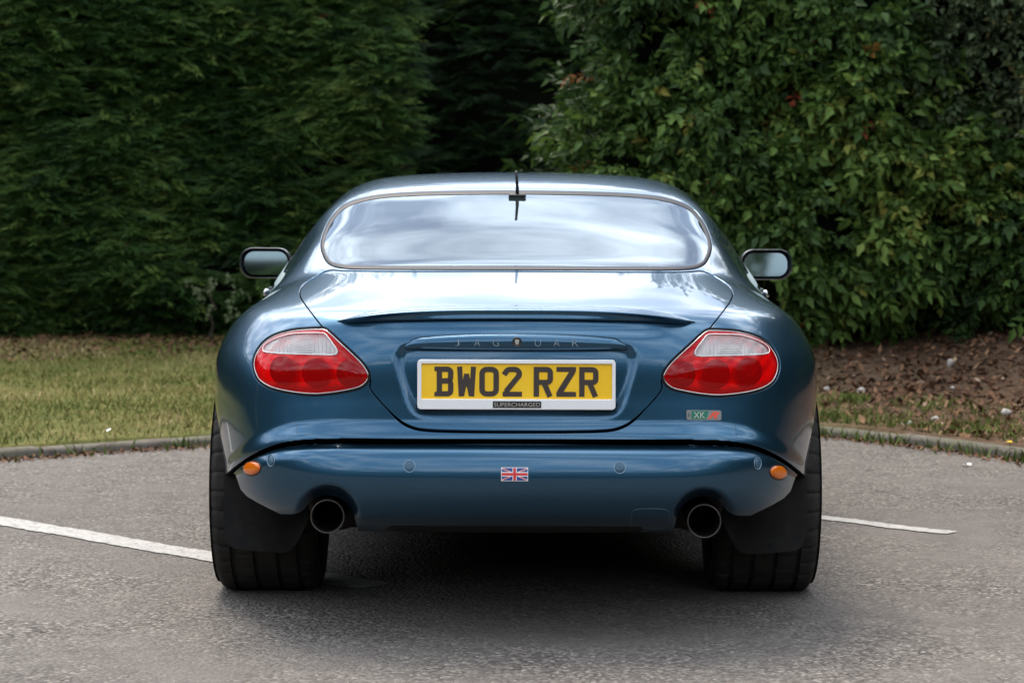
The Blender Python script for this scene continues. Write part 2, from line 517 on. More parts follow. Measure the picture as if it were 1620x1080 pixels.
Q = CN.copy()
for _ in range(2):
    Q = Q + 0.8 * (CN - knots(Q))


def bspl(P, counts, ax):
    A = np.moveaxis(P, ax, 0)
    E = np.concatenate([2 * A[:1] - A[1:2], A, 2 * A[-1:] - A[-2:-1]])
    out = []
    n = len(A)
    for i in range(n - 1):
        k = counts[i]
        t = np.arange(k) / k
        if i == n - 2:
            t = np.append(t, 1.0)
        b = np.stack([(1 - t) ** 3, 3 * t ** 3 - 6 * t ** 2 + 4, -3 * t ** 3 + 3 * t ** 2 + 3 * t + 1, t ** 3]) / 6
        out.append(np.tensordot(b.T, E[i:i + 4], axes=(1, 0)))
    return np.moveaxis(np.concatenate(out), 0, ax)


dr = np.linalg.norm(np.diff(CN, axis=0), axis=2).mean(1)
stp = np.array([.0045] * 11 + [.0075] * 4 + [.012] * 4 + [.022] * 20)[:len(dr)]
rc = np.maximum(2, np.ceil(dr / stp)).astype(int)
dc = np.linalg.norm(np.diff(CN[:18], axis=1), axis=2).mean(0)
cc_ = np.maximum(2, np.ceil(dc / 0.0068)).astype(int)
BASE = bspl(bspl(Q, rc, 0), cc_, 1)
NU, NV = BASE.shape[:2]


def gnormals(Gd):
    du = np.gradient(Gd, axis=0); dv = np.gradient(Gd, axis=1)
    n = np.cross(du, dv)
    n /= np.linalg.norm(n, axis=2)[..., None] + 1e-12
    return n


N0 = gnormals(BASE)
if N0[NU // 3, NV // 2, 2] < 0:
    N0 = -N0
    FLIP = True
else:
    FLIP = False


def proj(V):
    d = V[..., 1] - CAM.y
    return CX + V[..., 0] * FPX / d, HY + (CAM.z - V[..., 2]) * FPX / d


def sm(a, b, x):
    t = np.clip((x - a) / (b - a), 0, 1)
    return t * t * (3 - 2 * t)


def sym(pts):
    """right-half outline (top centre -> bottom centre) to a closed symmetric polygon"""
    p = np.array(pts, float)
    q = p[::-1].copy(); q[:, 0] = 2 * CX - q[:, 0]
    if abs(p[0, 0] - CX) < .5: q = q[:-1]
    if abs(p[-1, 0] - CX) < .5: q = q[1:]
    return np.vstack([p, q])


def smooth_closed(p, k=6):
    p = np.asarray(p, float)
    a, b, c, d = np.roll(p, 1, 0), p, np.roll(p, -1, 0), np.roll(p, -2, 0)
    out = []
    for t in np.arange(k) / k:
        out.append(.5 * ((2 * b) + (-a + c) * t + (2 * a - 5 * b + 4 * c - d) * t * t + (-a + 3 * b - 3 * c + d) * t ** 3))
    return np.stack(out, 1).reshape(-1, p.shape[1])


def sdf(poly, x, y):
    """signed distance, positive inside"""
    poly = np.asarray(poly)
    x = np.asarray(x, float); y = np.asarray(y, float)
    sh = x.shape
    x = x.ravel(); y = y.ravel()
    lo = poly.min(0) - 30; hi = poly.max(0) + 30
    if poly.max() < 20:
        lo = poly.min(0) - .3; hi = poly.max(0) + .3
    res = np.full(x.shape, -30.0)
    sel = np.where((x > lo[0]) & (x < hi[0]) & (y > lo[1]) & (y < hi[1]))[0]
    xs, ys = x[sel], y[sel]
    best = np.full(len(sel), 1e9); ins = np.zeros(len(sel), bool)
    for (ax, ay), (bx, by) in zip(poly, np.roll(poly, -1, 0)):
        ex, ey = bx - ax, by - ay
        L = ex * ex + ey * ey + 1e-12
        t = np.clip(((xs - ax) * ex + (ys - ay) * ey) / L, 0, 1)
        best = np.minimum(best, (xs - ax - t * ex) ** 2 + (ys - ay - t * ey) ** 2)
        if ay != by:
            ins ^= ((ay > ys) != (by > ys)) & (xs < (bx - ax) * (ys - ay) / (by - ay) + ax)
    dd = np.sqrt(best)
    res[sel] = np.where(ins, dd, -dd)
    return res.reshape(sh)


SEAM_X = np.array([0, 200, 285, 335, 375, 410, 435, 455, 470, 520, 700])
SEAM_Y = np.array([696, 696, 696, 697.5, 703, 717, 733, 749, 765, 840, 1200.])
sx_ = np.linspace(0, 700, 701)
sy_ = np.interp(sx_, SEAM_X, SEAM_Y)
kern = np.hanning(61); kern /= kern.sum()
sy_ = np.convolve(np.pad(sy_, 30, mode='edge'), kern, 'valid')


def seam(px):
    return np.interp(np.abs(px - CX), sx_, sy_)


LOW_X = np.array([0, 185, 225, 243, 250, 256, 266, 282, 298, 314, 326, 334, 343, 352, 372, 388, 408, 425, 435, 443, 470])
LOW_Y = np.array([839, 840, 842, 843, 838, 812, 796, 786, 783, 786, 795, 806, 812, 814, 814, 806, 796, 786, 775, 752, 730.])


def low(px):
    return np.interp(np.abs(px - CX), LOW_X, LOW_Y)


LIGHT_R = smooth_closed([(1117.6, 523), (1129, 522.3), (1141, 522.6), (1167, 525), (1194, 532), (1213, 543.5), (1225, 559), (1230, 574), (1228.7, 589),
           (1221, 604), (1203.7, 615), (1176, 622), (1139, 626), (1111, 624.4), (1083, 620), (1063, 615), (1052, 607), (1048, 598),
           (1050, 589), (1059, 576), (1074, 561), (1092.6, 544), (1107, 530.6)], 4)
LIGHT_R[:, 1] -= 1.5
LIGHT_L = LIGHT_R.copy(); LIGHT_L[:, 0] = 2 * CX - LIGHT_L[:, 0]
CLEAR_R = smooth_closed([(1118, 531), (1140, 530.5), (1165, 531.5), (1185, 536), (1202, 543), (1212, 551), (1213, 558), (1207, 561), (1180, 562.5),
           (1150, 563.3), (1120, 564), (1103, 564), (1097, 561), (1098, 555), (1105, 545), (1112, 536)], 4)
CLEAR_R[:, 1] -= 1.5
LID = smooth_closed(sym([(815, 429.5), (900, 429.7), (1000, 430), (1080, 429.5), (1111, 428.5), (1134, 440), (1151, 451), (1157.5, 463.5), (1152.6, 477), (1134, 502),
           (1117, 523), (1095, 541), (1070, 564), (1052, 586), (1045, 602), (1045, 617), (1020, 646), (1001.5, 665), (982.6, 676.5), (957.5, 682), (894.5, 684), (815, 684.3)]), 3)
WIN = smooth_closed(sym([(815, 301.5), (932, 303), (1011, 306.6), (1058, 313.5), (1090, 326), (1108.5, 345), (1121, 370), (1124.5, 392), (1118, 411), (1108.5, 420.6), (1090, 425.5), (1058, 427), (964, 427.3), (815, 427.3)]), 4)
RECESS = smooth_closed(sym([(815, 533), (900, 534), (985, 543), (1003, 555), (1007, 572), (1002, 600), (990, 635), (978, 653), (958, 660), (900, 662), (815, 663)]), 4)

px0, py0 = proj(BASE)
rearm = (BASE[..., 1] < 0.92)
t = np.where(rearm, py0 - seam(px0), -300.0)
fade = 1 - 0.65 * sm(330, 440, np.abs(px0 - CX))
D = -0.016 * (1 - sm(-32, -5, t)) * np.where(rearm & (t > -80), 1, 1)
D = np.where(rearm, D, -0.016)
D *= 1 - 0.75 * sm(330, 450, np.abs(px0 - CX)) * rearm
D = np.where(rearm, D, 0.0) * (1 - sm(.55, .88, BASE[..., 1]))
upf = 1 - sm(-420, -120, t)                                   # fade the inset out again well above the seam
D = np.where(t < -60, D * (1 - sm(60, 170, -t)), D)
bt = np.clip(t / 30.0, 0, 1)
D = np.where(t > 1.0, -0.032 * (1 - bt) ** 2.3 * fade, D)
GRID = BASE + N0 * D[..., None]
fr = sdf(RECESS, px0, py0)
fr = np.where(BASE[..., 1] < .4, fr, -30)
GRID[..., 1] += 0.013 * sm(-3.0, 15.0, fr)
# bumper drawn in around the exhaust outlets
for ex_x, ex_y in ((517.5, 820), (1113.5, 824)):
    er = np.hypot(px0 - ex_x, (py0 - ex_y) * .95)
    GRID[..., 1] += .05 * (1 - sm(30, 54, er)) * (BASE[..., 1] < .5)
# soft scoop under the spoiler lip
scx = np.abs(px0 - CX)
sc = np.exp(-((py0 - 520 - 3 * (scx / 250) ** 2) / 9.0) ** 2) * (1 - sm(190, 250, scx)) * (BASE[..., 1] < .4)
GRID[..., 1] += 0.006 * sc
NG = gnormals(GRID)
if FLIP:
    NG = -NG

idx = np.arange(NU * NV).reshape(NU, NV)
a_, b_, c_, d_ = idx[:-1, :-1].ravel(), idx[1:, :-1].ravel(), idx[1:, 1:].ravel(), idx[:-1, 1:].ravel()
if FLIP:
    TRI = np.concatenate([np.stack([a_, c_, b_], 1), np.stack([a_, d_, c_], 1)])
else:
    TRI = np.concatenate([np.stack([a_, b_, c_], 1), np.stack([a_, c_, d_], 1)])
M0 = (np.concatenate([GRID.reshape(-1, 3), t.reshape(-1, 1)], 1), NG.reshape(-1, 3), TRI)     # 4th column: seam coordinate
s3 = lambda M: (M[0][:, :3], M[1], M[2])


def clip(M, s):
    """keep the side where s > 0, cutting triangles at the zero line"""
    V, N, T = M
    ins = s > 0
    st = ins[T]
    cnt = st.sum(1)
    keep = [T[cnt == 3]]
    edges = []
    T1 = T[cnt == 1]; s1 = st[cnt == 1]
    k = s1.argmax(1)
    ar = np.arange(len(T1))
    T1 = np.stack([T1[ar, k], T1[ar, (k + 1) % 3], T1[ar, (k + 2) % 3]], 1)
    T2 = T[cnt == 2]; s2 = st[cnt == 2]
    k = (~s2).argmax(1)
    ar = np.arange(len(T2))
    T2 = np.stack([T2[ar, k], T2[ar, (k + 1) % 3], T2[ar, (k + 2) % 3]], 1)
    E = np.concatenate([T1[:, [0, 1]], T1[:, [0, 2]], T2[:, [0, 1]], T2[:, [0, 2]]])
    if len(E):
        Es = np.sort(E, 1)
        U, inv = np.unique(Es, axis=0, return_inverse=True)
        inv = inv.ravel()
        sa, sb = s[U[:, 0]], s[U[:, 1]]
        f = np.clip(sa / (sa - sb + 1e-15), 0.002, .998)[:, None]
        nv = V[U[:, 0]] * (1 - f) + V[U[:, 1]] * f
        nn = N[U[:, 0]] * (1 - f) + N[U[:, 1]] * f
        nn /= np.linalg.norm(nn, axis=1)[:, None] + 1e-12
        base = len(V)
        V = np.vstack([V, nv]); N = np.vstack([N, nn])
        n1, n2 = len(T1), len(T2)
        ab1 = base + inv[:n1]; ac1 = base + inv[n1:2 * n1]
        ab2 = base + inv[2 * n1:2 * n1 + n2]; ac2 = base + inv[2 * n1 + n2:]
        keep.append(np.stack([T1[:, 0], ab1, ac1], 1))
        keep.append(np.stack([ab2, T2[:, 1], T2[:, 2]], 1))
        keep.append(np.stack([ab2, T2[:, 2], ac2], 1))
    T = np.vstack(keep)
    used, inv = np.unique(T, return_inverse=True)
    return V[used], N[used], inv.reshape(T.shape)


def boundary(T):
    E = np.concatenate([T[:, [0, 1]], T[:, [1, 2]], T[:, [2, 0]]])
    Es = np.sort(E, 1)
    U, first, cnt = np.unique(Es, axis=0, return_index=True, return_counts=True)
    return E[first[cnt == 1]]


def panel(name, M, m, parent, rim=0.008, rim_mat=None, calc=False):
    V, N, T = s3(M)
    E = boundary(T) if rim > 0 else np.zeros((0, 2), int)
    n = len(V)
    loops_v = [T]
    VV, NN = [V], [N]
    if len(E):
        bv, inv = np.unique(E, return_inverse=True)
        inv = inv.reshape(E.shape)
        ed = V[E[:, 1]] - V[E[:, 0]]
        out = np.cross(ed, N[E[:, 0]] + N[E[:, 1]])
        acc = np.zeros((len(bv), 3))
        for j in (0, 1):
            np.add.at(acc, inv[:, j], out)
        acc /= np.linalg.norm(acc, axis=1)[:, None] + 1e-12
        r1 = V[bv]; r2 = V[bv] - N[bv] * rim * .25 + acc * 0.0006; r3 = V[bv] - N[bv] * rim
        k = len(bv)
        VV += [r1, r2, r3]
        NN += [(N[bv] + acc * .6), (N[bv] * .35 + acc), acc]
        o1, o2, o3 = n, n + k, n + 2 * k
        a, b = inv[:, 0], inv[:, 1]
        Q1 = np.stack([o1 + b, o1 + a, o2 + a, o2 + b], 1)
        Q2 = np.stack([o2 + b, o2 + a, o3 + a, o3 + b], 1)
        loops_v += [np.vstack([Q1, Q2])]
    VV = np.vstack(VV); NN = np.vstack(NN)
    NN /= np.linalg.norm(NN, axis=1)[:, None] + 1e-12
    me = mesh_np(name, VV, loops_v)
    if not calc:
        me.normals_split_custom_set_from_vertices([tuple(x) for x in NN])
    return link(name, me, parent, m)


# ---- field functions over points
def F_px(V):
    return proj(V)


def f_poly(poly, ylim, ymin=-9):
    def f(V):
        x, y = proj(V)
        s = sdf(poly, x, y)
        return np.where((V[:, 1] < ylim) & (V[:, 1] > ymin), s, -30.0)
    return f


f_lightR = f_poly(LIGHT_R, .9)
f_lightL = f_poly(LIGHT_L, .9)
f_lid = f_poly(LID, .96)
f_win = f_poly(WIN, 1.72, .62)


def f_bump(V):
    return np.where(V[:, 1] < .92, V[:, 3], -100.0)


def f_low(V):
    x, y = proj(V)
    return np.where(V[:, 1] < .92, low(x) - y, 30.0)


def f_arch(V):
    r = 10 * np.ones(len(V))
    for yc, zc, rad in ((.95, .335, .352), (3.538, .335, .352)):
        r = np.minimum(r, np.hypot(V[:, 1] - yc, V[:, 2] - zc) - rad)
    return np.where(np.abs(V[:, 0]) > .45, r, 1.0)        # >0 outside the arch


SIDEGLASS = smooth_closed([(1.50, .985), (1.56, 1.045), (1.75, 1.125), (2.05, 1.165), (2.4, 1.155), (2.62, 1.105), (2.88, 1.005), (2.99, .965), (2.7, .962), (2.3, .972), (1.9, .972), (1.6, .972)], 4)
DOOR = smooth_closed([(1.72, .95), (1.70, .80), (1.72, .60), (1.82, .40), (1.92, .33), (2.3, .315), (2.9, .315), (3.02, .36), (3.05, .55), (3.04, .75), (3.02, .90), (2.95, .955), (2.6, .960), (2.2, .962), (1.9, .962)], 4)
SCREEN = smooth_closed([(0, 2.50), (.3, 2.515), (.5, 2.55), (.57, 2.60), (.66, 2.95), (.72, 3.22), (.68, 3.27), (.5, 3.23), (.25, 3.16), (0, 3.14), (-.25, 3.16), (-.5, 3.23), (-.68, 3.27), (-.72, 3.22), (-.66, 2.95), (-.57, 2.60), (-.5, 2.55), (-.3, 2.515)], 4)


def f_side(sign):
    def f(V):
        s = sdf(SIDEGLASS, V[:, 1], V[:, 2])
        return np.where(V[:, 0] * sign > .45, s, -.3)
    return f


def f_door(sign):
    def f(V):
        s = sdf(DOOR, V[:, 1], V[:, 2])
        return np.where(V[:, 0] * sign > .6, s, -.3)
    return f


def f_screen(V):
    return np.where(V[:, 2] > .85, sdf(SCREEN, V[:, 0], V[:, 1]), -.3)


def cut(M, *fs):
    for f in fs:
        M = clip(M, f(M[0]))
    return M


neg = lambda f, o=0.0: (lambda V: -f(V) - o)
pos = lambda f, o=0.0: (lambda V: f(V) - o)

car = empty('parked_car', (0, 0.95, 0.0))
tag(car, 'dark blue metallic coupe seen from behind, parked across the white bay lines', 'car')


def K(o):                       # parts are modelled in world coordinates; keep them there under the car's empty
    if o.parent is car:
        o.location = (o.location.x, o.location.y - 0.95, o.location.z)
    return o


MB = cut(M0, neg(f_lightR, 3.6), neg(f_lightL, 3.6), neg(f_lid, 1.3), neg(f_win, .6), neg(f_bump, 2.2), f_arch,
         neg(f_side(1), .0015), neg(f_side(-1), .0015), neg(f_screen, .0015), neg(f_door(1), .0022), neg(f_door(-1), .0022))
body = K(panel('body_shell', MB, PAINT, car, .010))
ML = cut(M0, lambda V: f_lid(V) - 1.3 - 3.2 * sm(640, 682, proj(V)[1]), neg(f_lightR, 3.6), neg(f_lightL, 3.6), neg(f_win, .6))
lid = K(panel('boot_lid', ML, PAINT, car, .012))
MBU = cut(M0, pos(f_bump, 4.2), f_arch, f_low)
bumper = K(panel('rear_bumper', MBU, PAINT, car, .016))
for sgn in (1, -1):
    dM = cut(M0, pos(f_door(sgn), .0022), neg(f_side(sgn), .0015))
    door = K(panel('door', dM, PAINT, car, .010))
    sM = cut(M0, pos(f_side(sgn), .014))
    glass_ = K(panel('side_window', sM, GLASS, car, 0.0))
    sM = cut(M0, pos(f_side(sgn), .0015), neg(f_side(sgn), -.014))
    panel('window_seal', sM, SEAL, glass_, .004)
    # door handle
    bm = bmesh.new()
    box_bm(bm, (-.009, -.09, -.013), (.009, .09, .013), .007, 3)
    h = bm_obj('handle', bm, CHROME, door)
    h.location = (sgn * .848, 1.82, .862)
    h.rotation_euler = (0, R(-24 * sgn), 0)
wM = cut(M0, pos(f_screen, .016))
ws = K(panel('windscreen', wM, GLASS, car, 0.0))
panel('window_seal', cut(M0, pos(f_screen, .0015), neg(f_screen, -.016)), SEAL, ws, .004)

# rear window: glass with dark border, in a rubber surround
gM = cut(M0, pos(f_win, 4.0))
rw = K(panel('rear_window', gM, GLASS, car, 0.0))
sealM = s3(cut(M0, pos(f_win, .6), neg(f_win, -6.0)))
sx, sy = proj(sealM[0])
ss = sdf(WIN, sx, sy)
sealM = (sealM[0] + sealM[1] * (.0035 * np.sqrt(np.clip(1 - ((ss - 3.3) / 2.9) ** 2, 0, 1)))[:, None], sealM[1], sealM[2])
sl = panel('window_seal', sealM, SEAL, rw, .006, calc=True)


def frit(V):
    x, y = proj(V)
    s = sdf(WIN, x, y)
    wd = 7 + 13 * sm(240, 300, np.abs(x - CX)) * sm(310, 350, y) + 6 * sm(390, 412, y)
    return np.where((V[:, 1] < 1.72) & (V[:, 1] > .62), wd - s, -30.)


fM = s3(cut(M0, pos(f_win, 4.2), frit))
fM = (fM[0] - fM[1] * .004, fM[1], fM[2])
FRIT = mat('black_ceramic_border', (0.02, 0.02, 0.022), 0.6)
panel('printed_border', fM, FRIT, rw, 0.0)

# dark inner shell behind every gap, open at the windows
offI = .055 + (.018 - .055) * sm(.5, 1.0, BASE[..., 1])
for ex_x, ex_y in ((517.5, 820), (1113.5, 824)):
    er = np.hypot(px0 - ex_x, (py0 - ex_y) * .95)
    offI = offI + .05 * (1 - sm(30, 58, er)) * (BASE[..., 1] < .5)
INV = (BASE - N0 * offI[..., None])[::3, ::2]
NI = N0[::3, ::2]
ix = np.arange(INV.shape[0] * INV.shape[1]).reshape(INV.shape[:2])
ia, ib, ic, id_ = ix[:-1, :-1].ravel(), ix[1:, :-1].ravel(), ix[1:, 1:].ravel(), ix[:-1, 1:].ravel()
IN = (INV.reshape(-1, 3), NI.reshape(-1, 3), np.concatenate([np.stack([ia, ib, ic], 1), np.stack([ia, ic, id_], 1)]))
inner = cut(IN, neg(f_win, 9), neg(f_side(1), .02), neg(f_side(-1), .02), neg(f_screen, .02), f_arch, neg(f_lightR, 4), neg(f_lightL, 4),
            lambda V: np.where(V[:, 1] < .92, low(proj(V)[0]) - proj(V)[1] - 2, 30.0))
K(panel('inner_shell', inner, BLACK, car, 0.0))

# ---- ray caster on the surface
BV = BVHTree.FromPolygons([tuple(x) for x in M0[0][:, :3].tolist()], [tuple(x) for x in TRI[:].tolist()])
BV0 = BVHTree.FromPolygons([tuple(x) for x in BASE.reshape(-1, 3).tolist()], [tuple(x) for x in TRI.tolist()])


def hit(px, py, bv=None):
    d = Vector(((px - CX) / FPX, 1.0, -(py - HY) / FPX)).normalized()
    p, n, i, dist = (bv or BV).ray_cast(CAM, d, 30)
    if p is None:
        p, n, i, dist = (bv or BV).find_nearest(CAM + d * 6.7)
    if n.dot(d) > 0:
        n = -n
    return p, n


def surf(pts, off=0.0, bv=None):
    o = []
    for x, y in pts:
        p, n = hit(x, y, bv)
        o.append(p + n * off)
    return np.array([tuple(q) for q in o])


def mir(p):
    q = np.array(p, float).copy(); q[..., 0] = 2 * CX - q[..., 0]
    return q


# ---- tail lights
for nm, poly, clear, f in (('R', LIGHT_R, CLEAR_R, f_lightR), ('L', LIGHT_L, mir(CLEAR_R), f_lightL)):
    sg = 1 if nm == 'R' else -1
    tl = K(empty('tail_light', (0, 0, 0), car))
    # chrome surround
    inset = []
    cpt = poly.mean(0)
    nxt, prv = np.roll(poly, -1, 0), np.roll(poly, 1, 0)
    tn = nxt - prv; tn /= np.linalg.norm(tn, axis=1)[:, None]
    nrm = np.stack([-tn[:, 1], tn[:, 0]], 1)
    if ((cpt - poly) * nrm).sum() < 0:
        nrm = -nrm
    pp = poly + nrm * 1.2
    P = surf(pp, .000)
    o = obj_np('chrome_surround', tube_np(P, .0016, 8, closed=True), CHROME, tl)
    P2 = surf(poly - nrm * 1.6, -.004)
    obj_np('rubber_gasket', tube_np(P2, .0042, 8, closed=True), RUBBER, tl)
    # lens: red body and clear upper window
    LM = s3(cut(M0, pos(f, 1.0)))
    x, y = proj(LM[0]); s = sdf(poly, x, y)
    LM = (LM[0] + LM[1] * (.007 * (1 - np.exp(-s / 14.)))[:, None], LM[1], LM[2])
    fc = f_poly(clear, .9)
    red = cut(LM, neg(fc, .4))
    clr = cut(LM, pos(fc, .4))
    # both lenses get a little waviness of moulded plastic from recomputed normals
    panel('red_lens', red, REDLENS, tl, 0.0, calc=True)
    panel('clear_lens', clr, CLEARLENS, tl, 0.0, calc=True)
    # moulded rim round the clear window
    obj_np('lens_rim', tube_np(surf(clear[::2], .0060), .0013, 6, closed=True), WHITEP, tl)
    # housing
    HM = s3(cut(M0, pos(f, .5)))
    x, y = proj(HM[0]); s = sdf(poly, x, y)
    dep = .012 + .022 * (1 - np.exp(-s / 7.))
    # faceted reflector steps
    dep = dep + .0016 * np.sin((x - CX) * .30) * np.sin(y * .22)
    HM = (HM[0] + np.stack([np.zeros(len(x)), dep, np.zeros(len(x))], 1), HM[1], HM[2])
    up = cut(HM, pos(f_poly(clear, .95), -2))
    dn = cut(HM, neg(f_poly(clear, .95), -2))
    for (cx, cy, rr) in ((1079, 591.5, 20.5), (1133, 591, 21.5), (1185.5, 587, 21)):
        if sg < 0: cx = 2 * CX - cx
        p, n = hit(cx, cy)
        cxyz = np.array((p.x, p.z)); rm = rr * (p.y - CAM.y) / FPX
        dn = cut(dn, lambda V: np.hypot(V[:, 0] - cxyz[0], V[:, 2] - cxyz[1]) - rm)
    panel('reflector', dn, REFLECTOR, tl, 0.0, calc=True)
    panel('white_reflector', up, MATS.get('white_reflector') or mat('white_reflector', (.72, .72, .72), .35, .35), tl, 0.0, calc=True)
    # fluting bars behind the clear window
    bars = []
    for k, bx in enumerate(np.arange(1104, 1210, 6.2)):
        ys = [yy for yy in np.arange(530, 563, 2.0) if sdf(CLEAR_R, np.array([bx]), np.array([yy]))[0] > 2]
        if len(ys) > 3 and not (1138 < bx < 1172):
            q = [(bx if sg > 0 else 2 * CX - bx, yy) for yy in ys]
            bars.append(tube_np(surf(q, -.0045), .0011, 5))
    for yy in np.arange(533, 562, 4.2):
        q = [(xx, yy) for xx in np.arange(1139, 1176, 3) if sdf(CLEAR_R, np.array([xx]), np.array([yy]))[0] > 2]
        if len(q) > 3:
            if sg < 0: q = [(2 * CX - a, b) for a, b in q]
            bars.append(tube_np(surf(q, -.0045), .0012, 5))
    V_, F_ = join_np(bars)
    obj_np('lens_fluting', (V_, F_), mat('flute' + nm, (.75, .72, .70), .25, .2), tl)
    # three round lamps
    for (cx, cy, rr, kind) in ((1079, 591.5, 21, 0), (1133, 591, 22, 1), (1185.5, 587, 21.5, 2)):
        if sg < 0: cx = 2 * CX - cx
        p, n = hit(cx, cy)
        r = rr * (p.y - CAM.y) / FPX
        # lamps look straight back along the car
        prof = [(r * 1.02, -.004), (r * .99, -.006), (r * .95, -.004), (r * .90, .010), (r * .72, .024), (r * .45, .034), (r * .20, .038), (r * .18, .026), (r * .14, .018), (0.0005, .016)]
        if kind == 1:
            prof = [(r * 1.02, -.004), (r * .99, -.007), (r * .94, -.006), (r * .8, -.0045), (r * .55, -.003), (r * .3, -.002), (.0005, -.0015)]
        V_, F_ = lathe(prof, 40, 'Y', (p.x, 0, p.z))
        for q_ in range(len(V_)):                       # follow the slope of the lens
            d0 = p.y - CAM.y
            hp, hn = hit(CX + V_[q_, 0] * FPX / d0, HY + (CAM.z - V_[q_, 2]) * FPX / d0)
            V_[q_, 1] += hp.y + .018
        DARKREF = MATS.get('lamp_bowl') or mat('lamp_bowl', (.17, .17, .17), .25, 1.0)
        lb = obj_np('lamp_bowl', (V_, F_), DARKREF if kind != 1 else (MATS.get('fog_lens') or mat('fog_lens', (.13, .12, .12), .4, .3)), tl)
        if kind == 1:
            rb = []
            for q in np.linspace(-.85, .85, 15):
                hw = r * math.sqrt(1 - q * q) * .93
                d0 = p.y - CAM.y
                rb.append(tube_np([(xx_, hit(CX + xx_ * FPX / d0, HY + (CAM.z - p.z - q * r) * FPX / d0)[0].y + .0135, p.z + q * r) for xx_ in (p.x - hw, p.x - hw * .5, p.x, p.x + hw * .5, p.x + hw)], .0011, 5))
            obj_np('lamp_ribs', join_np(rb), MATS['fog_lens'], tl)

# ---- boot lid spoiler
S = np.linspace(-1, 1, 121)
sect = []
for s in S:
    a = abs(s)
    px = CX + s * 283
    ptop = 490.5 + 17.5 * a ** 3.2
    pbot = 503.5 + 6.5 * a ** 2.2
    wv = max(0.0, 1 - a ** 6) ** .5
    A, nA = hit(px, ptop - 10 * wv)
    T_, nT = hit(px, ptop)
    B_, nB = hit(px, pbot)
    B2, nB2 = hit(px, pbot + 2.5)
    ptsx = [A - nA * .002, A * .45 + T_ * .55 + nT * .004 * wv, T_ + Vector((0, -.040, .0060)) * wv, T_ + Vector((0, -.054, .0045)) * wv, T_ + Vector((0, -.057, .0012)) * wv,
            T_ * .6 + B_ * .4 + Vector((0, -.036, 0)) * wv, B_ + Vector((0, -.014, -.001)) * wv, B_ + Vector((0, -.007, -.002)) * wv, B2 + Vector((0, .004, 0))]
    sect.append([tuple(q) for q in ptsx])
sect = np.array(sect)
# smooth along the span
for _ in range(6):
    sect[1:-1] = .25 * sect[:-2] + .5 * sect[1:-1] + .25 * sect[2:]
cs = []
nk = sect.shape[1]
tt = np.linspace(0, nk - 1, 41)
for i in range(len(sect)):
    cs.append(np.stack([np.interp(tt, np.arange(nk), sect[i, :, k]) for k in range(3)], 1))
cs = np.array(cs)
for _ in range(2):
    cs[:, 1:-1] = .25 * cs[:, :-2] + .5 * cs[:, 1:-1] + .25 * cs[:, 2:]
n1, n2 = cs.shape[:2]
ii = np.arange(n1 * n2).reshape(n1, n2)
Fq = np.stack([ii[:-1, :-1], ii[1:, :-1], ii[1:, 1:], ii[:-1, 1:]], -1).reshape(-1, 4)
obj_np('spoiler', (cs.reshape(-1, 3), [Fq]), PAINT, lid)

# ---- handle bar above the plate with raised lettering
S = np.linspace(-1, 1, 141)
rows_ = []
for s in S:
    a = abs(s)
    px = CX + s * 182.5
    top = 526.5 + 9 * a ** 2.4 + 16.5 * max(0, (a - .82) / .18) ** 2.2
    bot = 556.0 - 1.5 * a ** 2 - 2.5 * max(0, (a - .9) / .1) ** 2
    hh = .5 * (bot - top); mid = .5 * (bot + top)
    line = []
    for th in np.linspace(-90, 90, 21):
        v_ = math.sin(R(th))
        p, n = hit(px, 540, BV0)
        yb = p.y + .012
        q = at(px, mid + v_ * hh, yb)
        bul = (.026 * math.cos(R(th)) ** .8 + .002) * min(1, (1 - a ** 10) + .15)
        line.append((q.x, yb - bul, q.z))
    rows_.append(line)
HB = np.array(rows_)
for _ in range(3):
    HB[1:-1, :, 1] = .25 * HB[:-2, :, 1] + .5 * HB[1:-1, :, 1] + .25 * HB[2:, :, 1]
n1, n2 = HB.shape[:2]
ii = np.arange(n1 * n2).reshape(n1, n2)
Fq = np.stack([ii[:-1, :-1], ii[1:, :-1], ii[1:, 1:], ii[:-1, 1:]], -1).reshape(-1, 4)
hbar = obj_np('plate_light_bar', (HB.reshape(-1, 3), [Fq]), PAINT, lid)
BVH_ = BVHTree.FromPolygons([tuple(x) for x in HB.reshape(-1, 3).tolist()], [tuple(x) for x in Fq.tolist()])


def text_mesh(s, size, extrude, shear=0.0, offset=0.0, bevel=0.0):
    cu = bpy.data.curves.new('lettering', 'FONT')
    cu.body = s
    cu.size = size
    cu.extrude = extrude
    cu.shear = shear
    cu.offset = offset
    cu.bevel_depth = bevel
    cu.resolution_u = 4
    cu.align_x = 'CENTER'
    cu.align_y = 'CENTER'
    o = bpy.data.objects.new('lettering', cu)
    COL.objects.link(o)
    dg = bpy.context.evaluated_depsgraph_get()
    me = bpy.data.meshes.new_from_object(o.evaluated_get(dg))
    bpy.data.objects.remove(o)
    return me


